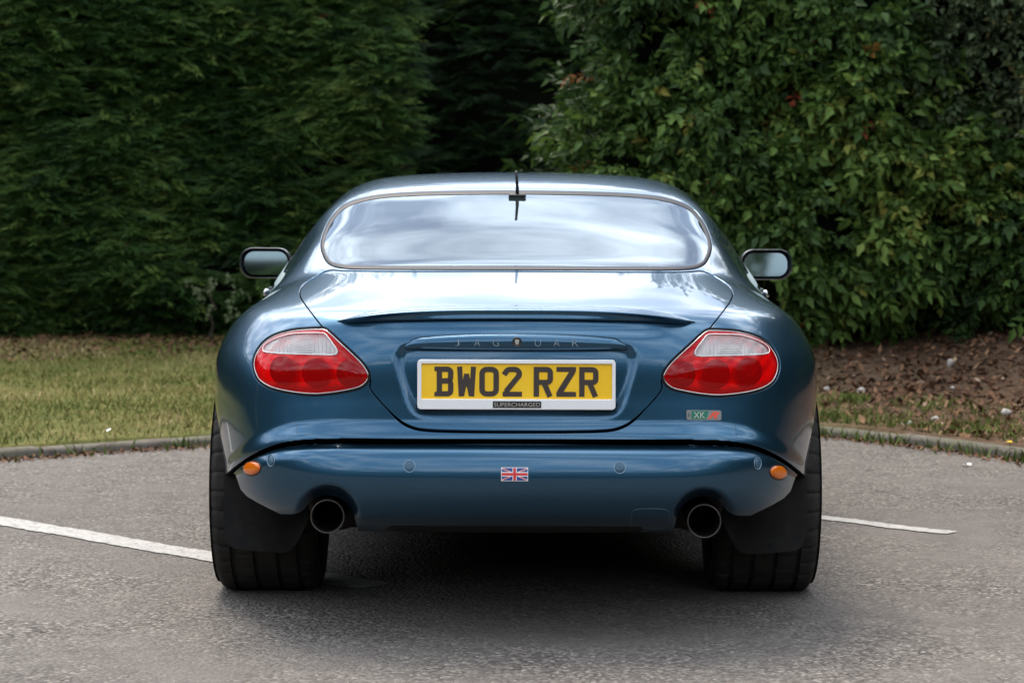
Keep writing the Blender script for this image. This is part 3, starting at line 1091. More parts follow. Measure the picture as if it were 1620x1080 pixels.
def text_part(name, s, size, extrude, center, normal, m, parent, fit=None, **k):
    """flat text whose face looks along normal; fit=(width,height) in metres"""
    me = text_mesh(s, size, extrude, **k)
    co = np.zeros(len(me.vertices) * 3)
    me.vertices.foreach_get('co', co)
    co = co.reshape(-1, 3)
    lo, hi = co.min(0), co.max(0)
    c = (lo + hi) / 2
    co -= [c[0], c[1], 0]
    if fit:
        co[:, 0] *= fit[0] / (hi[0] - lo[0])
        co[:, 1] *= fit[1] / (hi[1] - lo[1])
    nz = Vector(normal).normalized()
    xx = Vector((1, 0, 0)); xx = (xx - nz * xx.dot(nz)).normalized()
    yy = nz.cross(xx)
    W = np.outer(co[:, 0], xx) + np.outer(co[:, 1], yy) + np.outer(co[:, 2], nz) + np.array(center)
    me.vertices.foreach_set('co', W.ravel())
    me.update()
    for p in me.polygons:
        p.use_smooth = False
    return link(name, me, parent, m)


for ch, px in (('J', 722), ('A', 753.5), ('G', 783), ('U', 849.5), ('A', 879), ('R', 908.5)):
    p, n = hit(px, 542, BVH_)
    wpx = 6 if ch == 'J' else 9.5
    text_part('letter', ch, .02, .0012, p, (0, -1, .12), LETTERP, hbar, fit=(wpx * .00172, 11 * .00172), offset=-.0003)
p, n = hit(816.5, 541, BVH_)
V_, F_ = lathe([(.0135, .004), (.0135, -.001), (.0125, -.0022), (.0112, -.0015), (.0005, -.0015)], 32, 'Y', tuple(p))
bd = obj_np('round_badge', (V_, F_), DARKTRIM, hbar, auto=35)
bm = bmesh.new()
sh = [(-.0055, .0068), (0, .0076), (.0055, .0068), (.0058, .001), (.004, -.004), (0, -.0075), (-.004, -.004), (-.0058, .001)]
vsx = [bm.verts.new((p.x + a, p.y - .003, p.z + b)) for a, b in sh]
f_ = bm.faces.new(vsx)
ex = bmesh.ops.extrude_face_region(bm, geom=[f_])
bmesh.ops.translate(bm, verts=[v for v in ex['geom'] if isinstance(v, bmesh.types.BMVert)], vec=(0, .002, 0))
bm_obj('shield', bm, SILVERL, hbar, smooth=False)

# ---- number plate in its white surround
YP = .060
pl = empty('number_plate', (0, 0, 0), car); K(pl)


def rrect(x0, y0, x1, y1, r, k=5):
    o = []
    for cx, cy, a0 in ((x1 - r, y1 - r, 0), (x0 + r, y1 - r, 90), (x0 + r, y0 + r, 180), (x1 - r, y0 + r, 270)):
        for i in range(k + 1):
            a = R(a0 + 90 * i / k)
            o.append((cx + r * math.cos(a), cy + r * math.sin(a)))
    return o


def ring_prism(outer, inner, y0, y1):
    """frame between two equal-length loops in XZ, from depth y0 (front) to y1"""
    n = len(outer)
    V = [(x, y0, z) for x, z in outer] + [(x, y0, z) for x, z in inner] + [(x, y1, z) for x, z in outer] + [(x, y1, z) for x, z in inner]
    F = []
    for i in range(n):
        j = (i + 1) % n
        F += [(i, j, n + j, n + i), (i, 2 * n + i, 2 * n + j, j), (n + i, n + j, 3 * n + j, 3 * n + i)]
    return np.array(V), [np.array(F)]


def plate_loop(x0, y0, x1, y1, r, Y=YP):
    a, b = at(x0, y1, Y), at(x1, y0, Y)
    return rrect(a.x, a.z, b.x, b.z, r)


V_, F_ = ring_prism(plate_loop(659, 569, 972.5, 647.5, .010), plate_loop(665.5, 575, 967, 631, .003), YP - .006, YP + .012)
fo = obj_np('plate_surround', (V_, F_), WHITEP, pl, smooth=False)
bv = fo.modifiers.new('bevel', 'BEVEL'); bv.width = .0018; bv.segments = 3; bv.limit_method = 'ANGLE'
a, b = at(664, 632, YP), at(968.5, 574, YP)
bm = bmesh.new(); box_bm(bm, (a.x, YP, a.z), (b.x, YP + .005, b.z))
bm_obj('yellow_sheet', bm, YELLOW, pl, smooth=False)
bm = bmesh.new()
a, b = at(650, 650, YP), at(981, 566, YP)
box_bm(bm, (a.x + .02, YP + .010, a.z + .01), (b.x - .02, YP + .05, b.z - .01))
bm_obj('mounting_block', bm, UNDER, pl, smooth=False)

# characters: slab strokes built as polygons on a 50 x 79 grid (stroke 14)
def stroke(pts, w=14.0, closed=False):
    """mitred thick polyline -> list of quads in 2D"""
    P = [np.array(p, float) for p in pts]
    n = len(P)
    L, Rr = [], []
    for i in range(n):
        if closed:
            a, b, c = P[i - 1], P[i], P[(i + 1) % n]
        else:
            a, b, c = P[max(i - 1, 0)], P[i], P[min(i + 1, n - 1)]
        d1 = b - a; d2 = c - b
        if np.linalg.norm(d1) < 1e-6: d1 = d2
        if np.linalg.norm(d2) < 1e-6: d2 = d1
        d1 = d1 / np.linalg.norm(d1); d2 = d2 / np.linalg.norm(d2)
        n1 = np.array([-d1[1], d1[0]]); n2 = np.array([-d2[1], d2[0]])
        m = n1 + n2; m = m / np.linalg.norm(m)
        sc = w / 2 / max(.35, m @ n1)
        L.append(b + m * sc); Rr.append(b - m * sc)
    q = []
    for i in range(n if closed else n - 1):
        j = (i + 1) % n
        q.append([Rr[i], Rr[j], L[j], L[i]])
    return q


def arc(cx, cy, r, a0, a1, k=6):
    return [(cx + r * math.cos(R(a0 + (a1 - a0) * i / k)), cy + r * math.sin(R(a0 + (a1 - a0) * i / k))) for i in range(k + 1)]


def rc_path(x0, y0, x1, y1, r):
    return arc(x1 - r, y1 - r, r, 0, 90) + arc(x0 + r, y1 - r, r, 90, 180) + arc(x0 + r, y0 + r, r, 180, 270) + arc(x1 - r, y0 + r, r, 270, 360)


def quad(x0, y0, x1, y1):
    return [[np.array(p, float) for p in ((x0, y0), (x1, y0), (x1, y1), (x0, y1))]]


GL = {
 'B': quad(0, 0, 8, 12) + quad(0, 67, 8, 79) + quad(6, 0, 20, 79) + stroke([(20, 7)] + arc(34, 16, 9, -90, 0) + arc(34, 32, 9, 0, 90)[0:] + [(20, 41)]) + stroke([(20, 41)] + arc(34, 50, 8.5, -90, 0) + arc(34, 63, 9, 0, 90) + [(20, 72)]),
 'W': stroke([(7, 79), (11.5, 0)], 13) + stroke([(43, 79), (38.5, 0)], 13) + stroke([(13, 2), (25, 60)], 12) + stroke([(37, 2), (25, 60)], 12),
 '0': stroke(rc_path(7, 7, 43, 72, 12), 14, True),
 '2': stroke([(3, 58), (6, 62)] + arc(19, 60, 12, 165, 90, 4) + arc(31, 60, 12, 90, -20, 6) + [(9, 14)], 14) + quad(0, 0, 50, 13) + stroke([(14, 20), (4, 6)], 10),
 'R': quad(0, 0, 14, 79) + stroke([(14, 72)] + arc(34, 63, 9, 90, 0) + arc(34, 47, 9, 0, -90) + [(14, 38)]) + stroke([(28, 34), (42.5, 0)], 14),
 'Z': quad(0, 66, 50, 79) + quad(0, 0, 50, 13) + stroke([(42, 68), (8, 11)], 15),
}
PXS = [('B', 686, 716), ('W', 721.5, 752), ('0', 757, 788), ('2', 794, 824.5), ('R', 843, 873.5), ('Z', 879, 910), ('R', 915, 945.5)]
for ch, x0, x1 in PXS:
    a, b = at(x0, 627, YP), at(x1, 580, YP)
    V_, F_ = [], []
    for q in GL[ch]:
        k = len(V_)
        for (u, v_) in q:
            V_.append((a.x + (b.x - a.x) * u / 50, YP - .0012 - .00002 * (k % 7), a.z + (b.z - a.z) * v_ / 79))
        for (u, v_) in q:
            V_.append((a.x + (b.x - a.x) * u / 50, YP + .0005, a.z + (b.z - a.z) * v_ / 79))
        F_ += [(k, k + 1, k + 2, k + 3)] + [(k + i, k + 4 + i, k + 4 + (i + 1) % 4, k + (i + 1) % 4) for i in range(4)]
    o = obj_np('character', (np.array(V_), [np.array(F_)]), CHARM, pl, smooth=False)
a, b = at(778.5, 645, YP - .006), at(855, 634.5, YP - .006)
bm = bmesh.new(); box_bm(bm, (a.x, YP - .0075, a.z), (b.x, YP - .0055, b.z), .0006, 1)
nb = bm_obj('name_badge', bm, DARKTRIM, pl, smooth=False)
c = (a + b) / 2
text_part('lettering', 'SUPERCHARGED', .014, .0004, (c.x, YP - .0079, c.z), (0, -1, 0), SILVERL, nb, fit=((b.x - a.x) * .95, (b.z - a.z) * .62))

# ---- small things on the bumper
def patch(name, cx, cy, rx, ry, rot, bulge, m, parent, rings=6, ns=32, base=.0013, power=2.0):
    V, F = [], []
    c, s = math.cos(R(rot)), math.sin(R(rot))
    p, n = hit(cx, cy); V.append(tuple(p + n * (base + bulge)))
    for i in range(1, rings + 1):
        r = i / rings
        for j in range(ns):
            a = 2 * math.pi * j / ns
            u, v_ = rx * r * math.cos(a), ry * r * math.sin(a)
            p, n = hit(cx + u * c - v_ * s, cy + u * s + v_ * c)
            V.append(tuple(p + n * (base + bulge * max(0, 1 - r ** 4) ** .5)))
    T3 = [(0, 1 + j, 1 + (j + 1) % ns) for j in range(ns)]
    Q4 = [(1 + (i - 1) * ns + j, 1 + i * ns + j, 1 + i * ns + (j + 1) % ns, 1 + (i - 1) * ns + (j + 1) % ns) for i in range(1, rings) for j in range(ns)]
    return obj_np(name, (np.array(V), [np.array(T3), np.array(Q4)]), m, parent)


def ring(name, cx, cy, rx, ry, rot, rad, m, parent, off=0.0, ns=40):
    c, s = math.cos(R(rot)), math.sin(R(rot))
    pts = []
    for j in range(ns):
        a = 2 * math.pi * j / ns
        u, v_ = rx * math.cos(a), ry * math.sin(a)
        pts.append((cx + u * c - v_ * s, cy + u * s + v_ * c))
    return obj_np(name, tube_np(surf(pts, off), rad, 6, closed=True), m, parent)


SENSM = mat('sensor_plastic', (0.045, 0.10, 0.15), 0.38, 0.2)
for cx, cy, rx, ry in ((647, 738, 7.4, 7.4), (979.5, 739, 7.4, 7.4), (428, 729.5, 3.8, 7.2), (1197.5, 731.5, 3.8, 7.2)):
    sn = patch('parking_sensor', cx, cy, rx, ry, 0, .0012, SENSM, bumper, 4, 24)
    ring('sensor_ring', cx, cy, rx + 1.7, ry + 1.8, 0, .0012, SATIN if False else MATS.get('sensor_ring') or mat('sensor_ring', (.20, .31, .40), .3, .4), sn, .0010, 28)
for cx, cy, rot in ((398, 741.5, -12), (1230.5, 745.5, 12)):
    mk = patch('side_marker', cx, cy, 13.2, 10.6, rot, .006, AMBER, bumper, 7, 36)
    ring('marker_bezel', cx, cy, 14.2, 11.6, rot, .0018, DARKTRIM, mk, -.0002)
# towing eye cover, outlined by its joint
tp = []
for x, y in smooth_closed([(1000, 808), (1008, 804.5), (1030, 803.5), (1050, 804.5), (1057, 809), (1058.5, 820), (1057, 831), (1048, 834.5), (1020, 835), (1003, 834.5), (998, 830), (998, 818)], 4):
    tp.append((x, y))
tcov = obj_np('towing_eye_cover', tube_np(surf(tp, .0), .0012, 6, closed=True), mat('cover_joint', (.05, .10, .14), .4, .3), bumper)

# union flag sticker, laid on the curve of the bumper
FX0, FY0, FX1, FY1 = 792, 739, 834.5, 760.5


def flag_piece(polys, off, m, parent, name):
    V, F = [], []
    for q in polys:
        k = len(V)
        q = [np.array(p_, float) for p_ in q]
        # subdivide each quad 4 x 2 so that it follows the surface
        nu, nv = 6, 3
        for i in range(nu + 1):
            for j in range(nv + 1):
                u, v_ = i / nu, j / nv
                w_ = (q[0] * (1 - u) + q[1] * u) * (1 - v_) + (q[3] * (1 - u) + q[2] * u) * v_
                p, n = hit(FX0 + (FX1 - FX0) * w_[0] / 60., FY1 - (FY1 - FY0) * w_[1] / 30.)
                V.append(tuple(p + n * off))
        for i in range(nu):
            for j in range(nv):
                b = k + i * (nv + 1) + j
                F.append((b, b + nv + 1, b + nv + 2, b + 1))
    return obj_np(name, (np.array(V), [np.array(F)]), m, parent)


fl = flag_piece([[(0, 0), (60, 0), (60, 30), (0, 30)]], .0005, WFLAG, bumper, 'flag_sticker')
tri_b = [[(5, 1.3), (25, 1.3), (25, 11), (25, 11)], [(1.3, 3.2), (1.3, 10), (14.5, 10), (14.5, 10)]]
blue = []
for q in tri_b:
    for mx in (0, 1):
        for my in (0, 1):
            blue.append([(60 - x if mx else x, 30 - y if my else y) for x, y in q])
flag_piece(blue, .0009, BFLAG, fl, 'blue_field')
red = [[(27, 1.2), (33, 1.2), (33, 28.8), (27, 28.8)]]
flag_piece(red + [[(1.2, 12.2), (27, 12.2), (27, 17.8), (1.2, 17.8)], [(33, 12.2), (58.8, 12.2), (58.8, 17.8), (33, 17.8)]], .0012, RFLAG, fl, 'red_cross')
for arm in ([(1.5, 28.6), (4.5, 28.6), (19, 20.4), (15, 20.4)], [(56, 28.6), (58.5, 28.6), (45, 20.4), (41, 20.4)],
            [(1.5, 1.4), (4.5, 1.4), (19, 9.6), (15, 9.6)], [(56, 1.4), (58.5, 1.4), (45, 9.6), (41, 9.6)]):
    flag_piece([arm], .0012, RFLAG, fl, 'red_saltire')

# model badge on the right of the boot
p, n = hit(1112, 655.5)
nz = n.normalized(); xx = Vector((1, 0, 0)); xx = (xx - nz * xx.dot(nz)).normalized(); yy = nz.cross(xx)
BW, BH = .0505, .0135


def onbadge(u, v_, w_):
    return p + xx * u + yy * v_ + nz * w_


def badge_slab(name, loop, w0, w1, m, parent, bev=0.0):
    k = len(loop)
    V = [tuple(onbadge(u, v_, w1)) for u, v_ in loop] + [tuple(onbadge(u, v_, w0)) for u, v_ in loop]
    bm = bmesh.new()
    vs_ = [bm.verts.new(q) for q in V]
    bm.faces.new(vs_[:k])
    for i in range(k):
        bm.faces.new((vs_[i], vs_[(i + 1) % k], vs_[k + (i + 1) % k], vs_[k + i]))
    return bm_obj(name, bm, m, parent, smooth=False)


mb_ = badge_slab('model_badge', rrect(-BW, -BH, BW, BH, .005), -.002, .0028, SATIN, body)
badge_slab('green_field', [(-.036, -.0112), (.006, -.0112), (.014, .0112), (-.036, .0112)], .0028, .0032, GREENB, mb_)
text_part('lettering', 'XK', .02, .0003, tuple(onbadge(-.0135, 0, .0034)), tuple(nz), SILVERL, mb_, fit=(.033, .0165))
text_part('lettering', 'R', .02, .0003, tuple(onbadge(.0275, 0, .0034)), tuple(nz), REDB, mb_, fit=(.034, .019), shear=.5, offset=.0006)
text_part('badge_rivet', '0', .02, .0003, tuple(onbadge(-.0435, 0, .0034)), tuple(nz), DARKTRIM, mb_, fit=(.005, .009))
body_badge = mb_

# seam between quarter panel and rear apron, right and left of the boot (vertical hairline)
for px_ in (468, 1162.5):
    q = [(px_ + (yy_ - 668) * .06, yy_) for yy_ in np.linspace(669, 689, 10)]
    obj_np('panel_joint', tube_np(surf(q, -.0003), .0007, 5), DARKTRIM, body)

# ---- roof aerial
ab, n = hit(816.5, 311)
av = K(empty('roof_aerial', (0, 0, 0), car))
bm = bmesh.new(); box_bm(bm, (ab.x - .028, ab.y - .02, ab.z - .003), (ab.x + .028, ab.y + .03, ab.z + .008), .004, 2)
bm_obj('aerial_base', bm, DARKTRIM, av)
P = [(ab.x, ab.y, ab.z + .005), (ab.x, ab.y - .01, ab.z + .03), (ab.x - .002, ab.y - .02, ab.z + .055), (ab.x - .004, ab.y - .03, ab.z + .082)]
obj_np('aerial_rod', tube_np(P, [.0062, .0052, .0045, .004], 10), DARKTRIM, av)

# ---- exhausts
for px_, py_ in ((517.5, 817.5), (1113.5, 823)):
    c = at(px_, py_, .10)
    ro = .0465
    prof = [(ro * .90, .45), (ro * .90, .02), (ro * .94, .003), (ro * .985, 0.0), (ro, .004), (ro, .06), (ro * 1.0, .30), (.03, .32), (.03, .8)]
    ex_ = obj_np('exhaust_tip', lathe(prof, 48, 'Y', tuple(c)), PIPE, car, auto=50); K(ex_)
    V_, F_ = lathe([(ro * .895, .02), (ro * .895, .40), (.0005, .41)], 40, 'Y', tuple(c))
    obj_np('exhaust_bore', (V_, F_), SOOT, ex_)
    th_ = np.linspace(0, 2 * np.pi, 48, endpoint=False)
    obj_np('pipe_lip', tube_np(np.stack([c.x + ro * .955 * np.cos(th_), 0 * th_ + c.y + .001, c.z + ro * .955 * np.sin(th_)], 1), .0024, 6, closed=True), PIPE, ex_)

# ---- wheels
def wheel(x_in, x_out, yc, r, front=False):
    wd = x_out - x_in
    grooves = [.16, .36, .58, .80] if not front else [.25, .5, .75]
    wroot = K(empty('wheel', (0, 0, 0), car))
    na = 72 * 4
    us = [0.0, .015, .04, .08]
    for gq in grooves:
        us += [gq - .022, gq - .018, gq + .018, gq + .022]
    us += [.92, .96, .985, 1.0]
    mids = []
    us = sorted(us)
    prof = []
    for u in us:
        e = min(u, 1 - u)
        drop = .030 * max(0, 1 - e / .10) ** 2.2
        gr = any(abs(u - gq) < .0195 for gq in grooves)
        prof.append((u, r - drop - (.008 if gr else 0)))
    side_o = [(1.012, r * .93), (1.02, r * .86), (1.005, r * .79), (.985, r * .745), (.96, r * .74)]
    side_i = [(1 - a, b) for a, b in side_o][::-1]
    full = side_i + prof + side_o
    U = np.array([f[0] for f in full]); Rr = np.array([f[1] for f in full])
    th = np.linspace(0, 2 * np.pi, na, endpoint=False)
    RR = np.repeat(Rr[:, None], na, 1)
    k = np.arange(na)
    for i, u in enumerate(U):
        if 0 <= u <= 1 and Rr[i] > r * .88:
            e = min(u, 1 - u)
            if e < .155:
                RR[i] -= np.where((k % 8) == 0, .007, 0) * (1 if e > .01 else .7)
            elif .18 < u < .35 or .6 < u < .79:
                RR[i] -= np.where(((k + 4) % 8) == 0, .004, 0)
    X = x_in + U * wd
    # flat contact patch
    Z = r - .006
    V = np.stack([np.repeat(X[:, None], na, 1), yc + RR * np.cos(th), Z + RR * np.sin(th)], -1)
    V[..., 2] = np.maximum(V[..., 2], 0.002)
    n = len(U)
    i = np.arange(n - 1)[:, None]; j = np.arange(na)[None]; j2 = (j + 1) % na
    F = np.stack([i * na + j, i * na + j2, (i + 1) * na + j2, (i + 1) * na + j], -1).reshape(-1, 4)
    obj_np('tyre', (V.reshape(-1, 3), [F]), TYRE, wroot, auto=38)
    sg = 1 if x_out > 0 else -1
    ri = r * .745
    prf = [(ri, x_in + .03 * wd), (ri * .93, x_in + .1 * wd), (ri * .93, x_in + .8 * wd), (ri * .97, x_in + .93 * wd), (ri * 1.01, x_in + .985 * wd), (ri * .96, x_in + .985 * wd), (ri * .9, x_in + .86 * wd)]
    rim = obj_np('rim', lathe(prf, 64, 'X', (0, yc, Z)), SATIN, wroot, auto=40)
    sp = []
    for q in range(5):
        for dq in (-.13, .13):
            a = q * 2 * math.pi / 5 + .3
            x0 = x_in + .80 * wd
            sp.append(tube_np([(x0, yc + .03 * math.cos(a + dq * 2), Z + .03 * math.sin(a + dq * 2)), (x0 + .012 * sg, yc + ri * .5 * math.cos(a + dq), Z + ri * .5 * math.sin(a + dq)), (x0, yc + ri * .93 * math.cos(a + dq * .9), Z + ri * .93 * math.sin(a + dq * .9))], [.022, .016, .015], 8))
    obj_np('spokes', join_np(sp), SATIN, wroot)
    obj_np('hub_cap', lathe([(.001, x_in + .87 * wd), (.03, x_in + .865 * wd), (.045, x_in + .82 * wd), (.05, x_in + .7 * wd)], 32, 'X', (0, yc, Z)), SATIN, wroot, auto=40)
    obj_np('brake_disc', lathe([(.04, x_in + .45 * wd), (.155, x_in + .45 * wd), (.155, x_in + .55 * wd), (.04, x_in + .55 * wd)], 40, 'X', (0, yc, Z)), PIPE, wroot, auto=30)
    return wroot


for sg in (-1, 1):
    wheel(sg * .592, sg * .896, .95, .338)
    wheel(sg * .635, sg * .875, 3.538, .335, True)

# ---- mud flaps behind the rear wheels
for sg in (-1, 1):
    out = [(358 if sg < 0 else 1272, 752), (362, 742), (372, 755), (385, 775), (405, 787), (440, 800), (480, 815), (505, 835)]
    # flap surface: x from outer edge to inner, z from top to bottom, bowed backwards
    V, F = [], []
    nu, nv = 14, 16
    for i in range(nu + 1):
        u = i / nu
        for j in range(nv + 1):
            v_ = j / nv
            x = .845 - u * .245
            ztop = .405 - .10 * u ** 1.3
            zbot = .182 - .018 * u + (.10 * max(0, (u - .72) / .28) ** 2) + .045 * max(0, (.12 - u) / .12) ** 2
            z = ztop + (zbot - ztop) * v_
            y = .556 - .03 * math.sin(math.pi * u) - .020 * v_ + .02 * (1 - v_) * u
            V.append((sg * x, y, z))
    n0 = len(V)
    V = np.array(V)
    Vb = V.copy(); Vb[:, 1] += .008
    ii = np.arange(n0).reshape(nu + 1, nv + 1)
    Fq = np.stack([ii[:-1, :-1], ii[1:, :-1], ii[1:, 1:], ii[:-1, 1:]], -1).reshape(-1, 4)
    bd_ = np.concatenate([ii[0], ii[1:, -1], ii[-1, -2::-1], ii[-2:0:-1, 0]])
    Fe = np.stack([bd_, np.roll(bd_, -1), np.roll(bd_, -1) + n0, bd_ + n0], 1)
    K(obj_np('mud_flap', (np.vstack([V, Vb]), [np.vstack([Fq, Fq[:, ::-1] + n0, Fe])]), RUBBER, car, auto=50))

# ---- underbody, wheel housings, silencers
bm = bmesh.new()
box_bm(bm, (-.50, .55, .235), (.50, 4.35, .30), .02)
box_bm(bm, (-.80, 1.36, .20), (.80, 3.12, .27), .02)
bm_obj('floor_pan', bm, UNDER, K(empty('underbody', (0, 0, 0), car)), smooth=False)
und = [o for o in car.children if o.name.startswith('underbody')][0]
# rear valance, curving forward and under from the bumper's lower edge
V = []
xs = np.linspace(-.40, .40, 41)
prof = [(.105, .322), (.12, .300), (.15, .285), (.22, .272), (.40, .262), (.60, .262)]
for x in xs:
    k = abs(x) / .40
    for y, z in prof:
        V.append((x, y + .02 * k * k, z + .035 * max(0, (k - .82) / .18) ** 2))
ii = np.arange(len(V)).reshape(len(xs), len(prof))
Fq = np.stack([ii[:-1, :-1], ii[1:, :-1], ii[1:, 1:], ii[:-1, 1:]], -1).reshape(-1, 4)
obj_np('rear_valance', (np.array(V), [Fq]), UNDER, und)
for sg in (-1, 1):
    obj_np('silencer', lathe([(.001, .30), (.07, .31), (.085, .34), (.085, .62), (.07, .65), (.001, .66)], 32, 'Y', (sg * .50, 0, .345)), MUFF, und, auto=40)
    # wheel housing
    V = []
    nth = 25
    for x in (.50, .56, .76, .83):
        for i in range(nth):
            a = R(-10 + 172 * i / (nth - 1))
            rr = .372 if x > .55 else .372
            V.append((sg * x, .95 + rr * math.cos(a), .335 + rr * math.sin(a)))
    V += [(sg * .50, .95, .335)]
    ii = np.arange(4 * nth).reshape(4, nth)
    Fq = np.stack([ii[:-1, :-1], ii[1:, :-1], ii[1:, 1:], ii[:-1, 1:]], -1).reshape(-1, 4)
    Ft = np.array([(len(V) - 1, i, i + 1) for i in range(nth - 1)])
    VA = np.array(V)
    obj_np('wheel_housing', (VA, [Fq, Ft]), BLACK, und)
    VA2 = VA.copy(); VA2[:, 1] += 2.588; VA2[:, 0] *= .985
    obj_np('wheel_housing', (VA2, [Fq, Ft]), BLACK, und)
bm = bmesh.new(); box_bm(bm, (-.58, .89, .28), (.58, 1.01, .37), .03)
bm_obj('rear_axle', bm, UNDER, und)

# ---- door mirrors
for sg in (-1, 1):
    mr = K(empty('door_mirror', (0, 0, 0), car))
    cy = 2.88
    a, b = at(CX + 354.5, 441.5, cy), at(CX + 438, 393, cy)
    x0, x1, z0, z1 = a.x, b.x, a.z, b.z
    lp = rrect(x0, z0, x1, z1, .050, 8)
    cxm, czm = (x0 + x1) / 2, (z0 + z1) / 2
    V, F = [], []
    rings = [(.90, .012), (.93, .001), (.97, -.004), (1.0, .004), (1.0, .03), (.96, .07), (.85, .11), (.62, .145), (.3, .16), (.02, .163)]
    n = len(lp)
    for sc_, dy_ in rings:
        for x, z in lp:
            V.append((sg * (cxm + (x - cxm) * sc_), cy + dy_ + (x - cxm) * .15, czm + (z - czm) * sc_))
    for i in range(len(rings) - 1):
        for j in range(n):
            k = (j + 1) % n
            F.append((i * n + j, i * n + k, (i + 1) * n + k, (i + 1) * n + j))
    obj_np('mirror_housing', (np.array(V), [np.array(F)]), mat('mirror_shell%d' % (sg + 1), (.030, .034, .040), .30, 0, .8), mr, auto=60)
    lp2 = rrect(x0 + .017, z0 + .014, x1 - .019, z1 - .015, .038, 8)
    bm = bmesh.new()
    vs_ = [bm.verts.new((sg * x, cy + .010 + (x - cxm) * (.10 if sg > 0 else .06) + (z - czm) * (.108 if sg > 0 else .097), z)) for x, z in lp2]
    bm.faces.new(vs_)
    bm_obj('mirror_pane', bm, MIRROR, mr, smooth=False)
    obj_np('mirror_arm', tube_np([(sg * (x0 + .05), cy + .06, z0 + .02), (sg * (x0 + .0), cy + .07, z0 + .0), (sg * .81, cy + .07, .90)], [.02, .02, .028], 10), DARKTRIM, mr)

# ---- cabin
cab = K(empty('cabin', (0, 0, 0), car))
bm = bmesh.new()
box_bm(bm, (-.66, 1.10, .30), (.66, 3.15, .36), .02)
bm_obj('carpet', bm, LEATHERD, cab)
V = []
for y, z in ((.80, .955), (.95, .975), (1.2, .985), (1.35, .93), (1.42, .80), (1.45, .40)):
    for x in np.linspace(-.6, .6, 13):
        V.append((x, y, z - .03 * (x / .6) ** 2))
ii = np.arange(len(V)).reshape(6, 13)
Fq = np.stack([ii[:-1, :-1], ii[1:, :-1], ii[1:, 1:], ii[:-1, 1:]], -1).reshape(-1, 4)
obj_np('parcel_shelf', (np.array(V), [Fq]), LEATHERD, cab)
V = []
for y, z in ((2.75, .88), (2.8, .93), (2.95, .955), (3.2, .94), (3.25, .5)):
    for x in np.linspace(-.68, .68, 13):
        V.append((x, y, z - .02 * (x / .6) ** 2))
ii = np.arange(len(V)).reshape(5, 13)
Fq = np.stack([ii[:-1, :-1], ii[1:, :-1], ii[1:, 1:], ii[:-1, 1:]], -1).reshape(-1, 4)
obj_np('dashboard', (np.array(V), [Fq]), LEATHERD, cab)


def seat(x, y, back_top, head):
    bm = bmesh.new()
    box_bm(bm, (x - .24, y, .42), (x + .24, y + .50, .58), .06, 4)
    s_ = bm_obj('seat', bm, LEATHER, cab)
    bm = bmesh.new()
    box_bm(bm, (-.23, -.06, 0), (.23, .06, back_top - .50), .055, 4)
    o = bm_obj('seat_back', bm, LEATHER, s_)
    o.location = (x, y + .06, .50); o.rotation_euler = (R(14), 0, 0)
    bm = bmesh.new()
    box_bm(bm, (-.13, -.05, 0), (.13, .05, .17), .045, 4)
    o = bm_obj('headrest', bm, LEATHER, s_)
    o.location = (x, y - .08, head); o.rotation_euler = (R(10), 0, 0)


for sx_i in (-.36, .36):
    seat(sx_i, 2.05, 1.0, .965)
    seat(sx_i * .95, 1.48, .90, .86)
obj_np('steering_wheel', tube_np([(.36 + .18 * math.cos(a), 2.60 - .06 * math.sin(a), .85 + .17 * math.sin(a)) for a in np.linspace(0, 2 * math.pi, 32, endpoint=False)], .014, 8, closed=True), LEATHERD, cab)
# high-level brake light on the shelf
V = []
xs = np.linspace(-.22, .22, 25)
for x in xs:
    k = abs(x) / .22
    h_ = .045 * (1 - k ** 4)
    for y, z in ((.93, 0), (.94, .6), (.97, 1.0), (1.03, 1.0), (1.09, 0)):
        V.append((x, y, .975 + h_ * z))
ii = np.arange(len(V)).reshape(len(xs), 5)
Fq = np.stack([ii[:-1, :-1], ii[1:, :-1], ii[1:, 1:], ii[:-1, 1:]], -1).reshape(-1, 4)
obj_np('brake_light_housing', (np.array(V), [Fq]), DARKTRIM, cab)
car.rotation_euler = (0, R(0.18), 0)

# ================================================================== THE PLACE
# ---- car park surface
ASPH = mat('worn_asphalt', (.14, .13, .125), .9, spec=.25)
g = NT(ASPH)
P_ = g.pos()
vor = g.n('ShaderNodeTexVoronoi', _Scale=92.0); g.l(P_, vor.inputs['Vector'])
stones = g.ramp(vor.outputs['Color'], [(0.0, (.038, .033, .030)), (.45, (.118, .106, .096)), (.8, (.208, .188, .171)), (1.0, (.39, .355, .32))])
gap = g.ramp(vor.outputs['Distance'], [(.0, (1, 1, 1)), (.55, (1, 1, 1)), (.9, (.45, .45, .45))])
col = g.mix(1.0, stones, gap, 'MULTIPLY')
fines = g.ramp(g.noise(P_, 260, 2), [(.3, (.104, .093, .085)), (.7, (.172, .156, .143))])
pm = g.ramp(g.noise(P_, 1.6, 5, .62), [(.38, (.15, .15, .15)), (.62, (1, 1, 1))])
col = g.mix(pm, fines, col)
big = g.ramp(g.noise(P_, .55, 4, .6), [(.3, (.88, .88, .88)), (.7, (1.08, 1.07, 1.06))])
col = g.mix(1.0, col, big, 'MULTIPLY')
med = g.ramp(g.noise(P_, 7, 4, .65), [(.3, (.86, .86, .86)), (.7, (1.1, 1.1, 1.09))])
col = g.mix(1.0, col, med, 'MULTIPLY')
g.l(col, g.b.inputs['Base Color'])
hm = g.n('ShaderNodeMath', operation='MULTIPLY')
g.l(vor.outputs['Distance'], hm.inputs[0]); hm.inputs[1].default_value = -1.0
hm2 = g.n('ShaderNodeMath', operation='ADD')
g.l(hm.outputs[0], hm2.inputs[0]); g.l(g.noise(P_, 40, 4, .6), hm2.inputs[1])
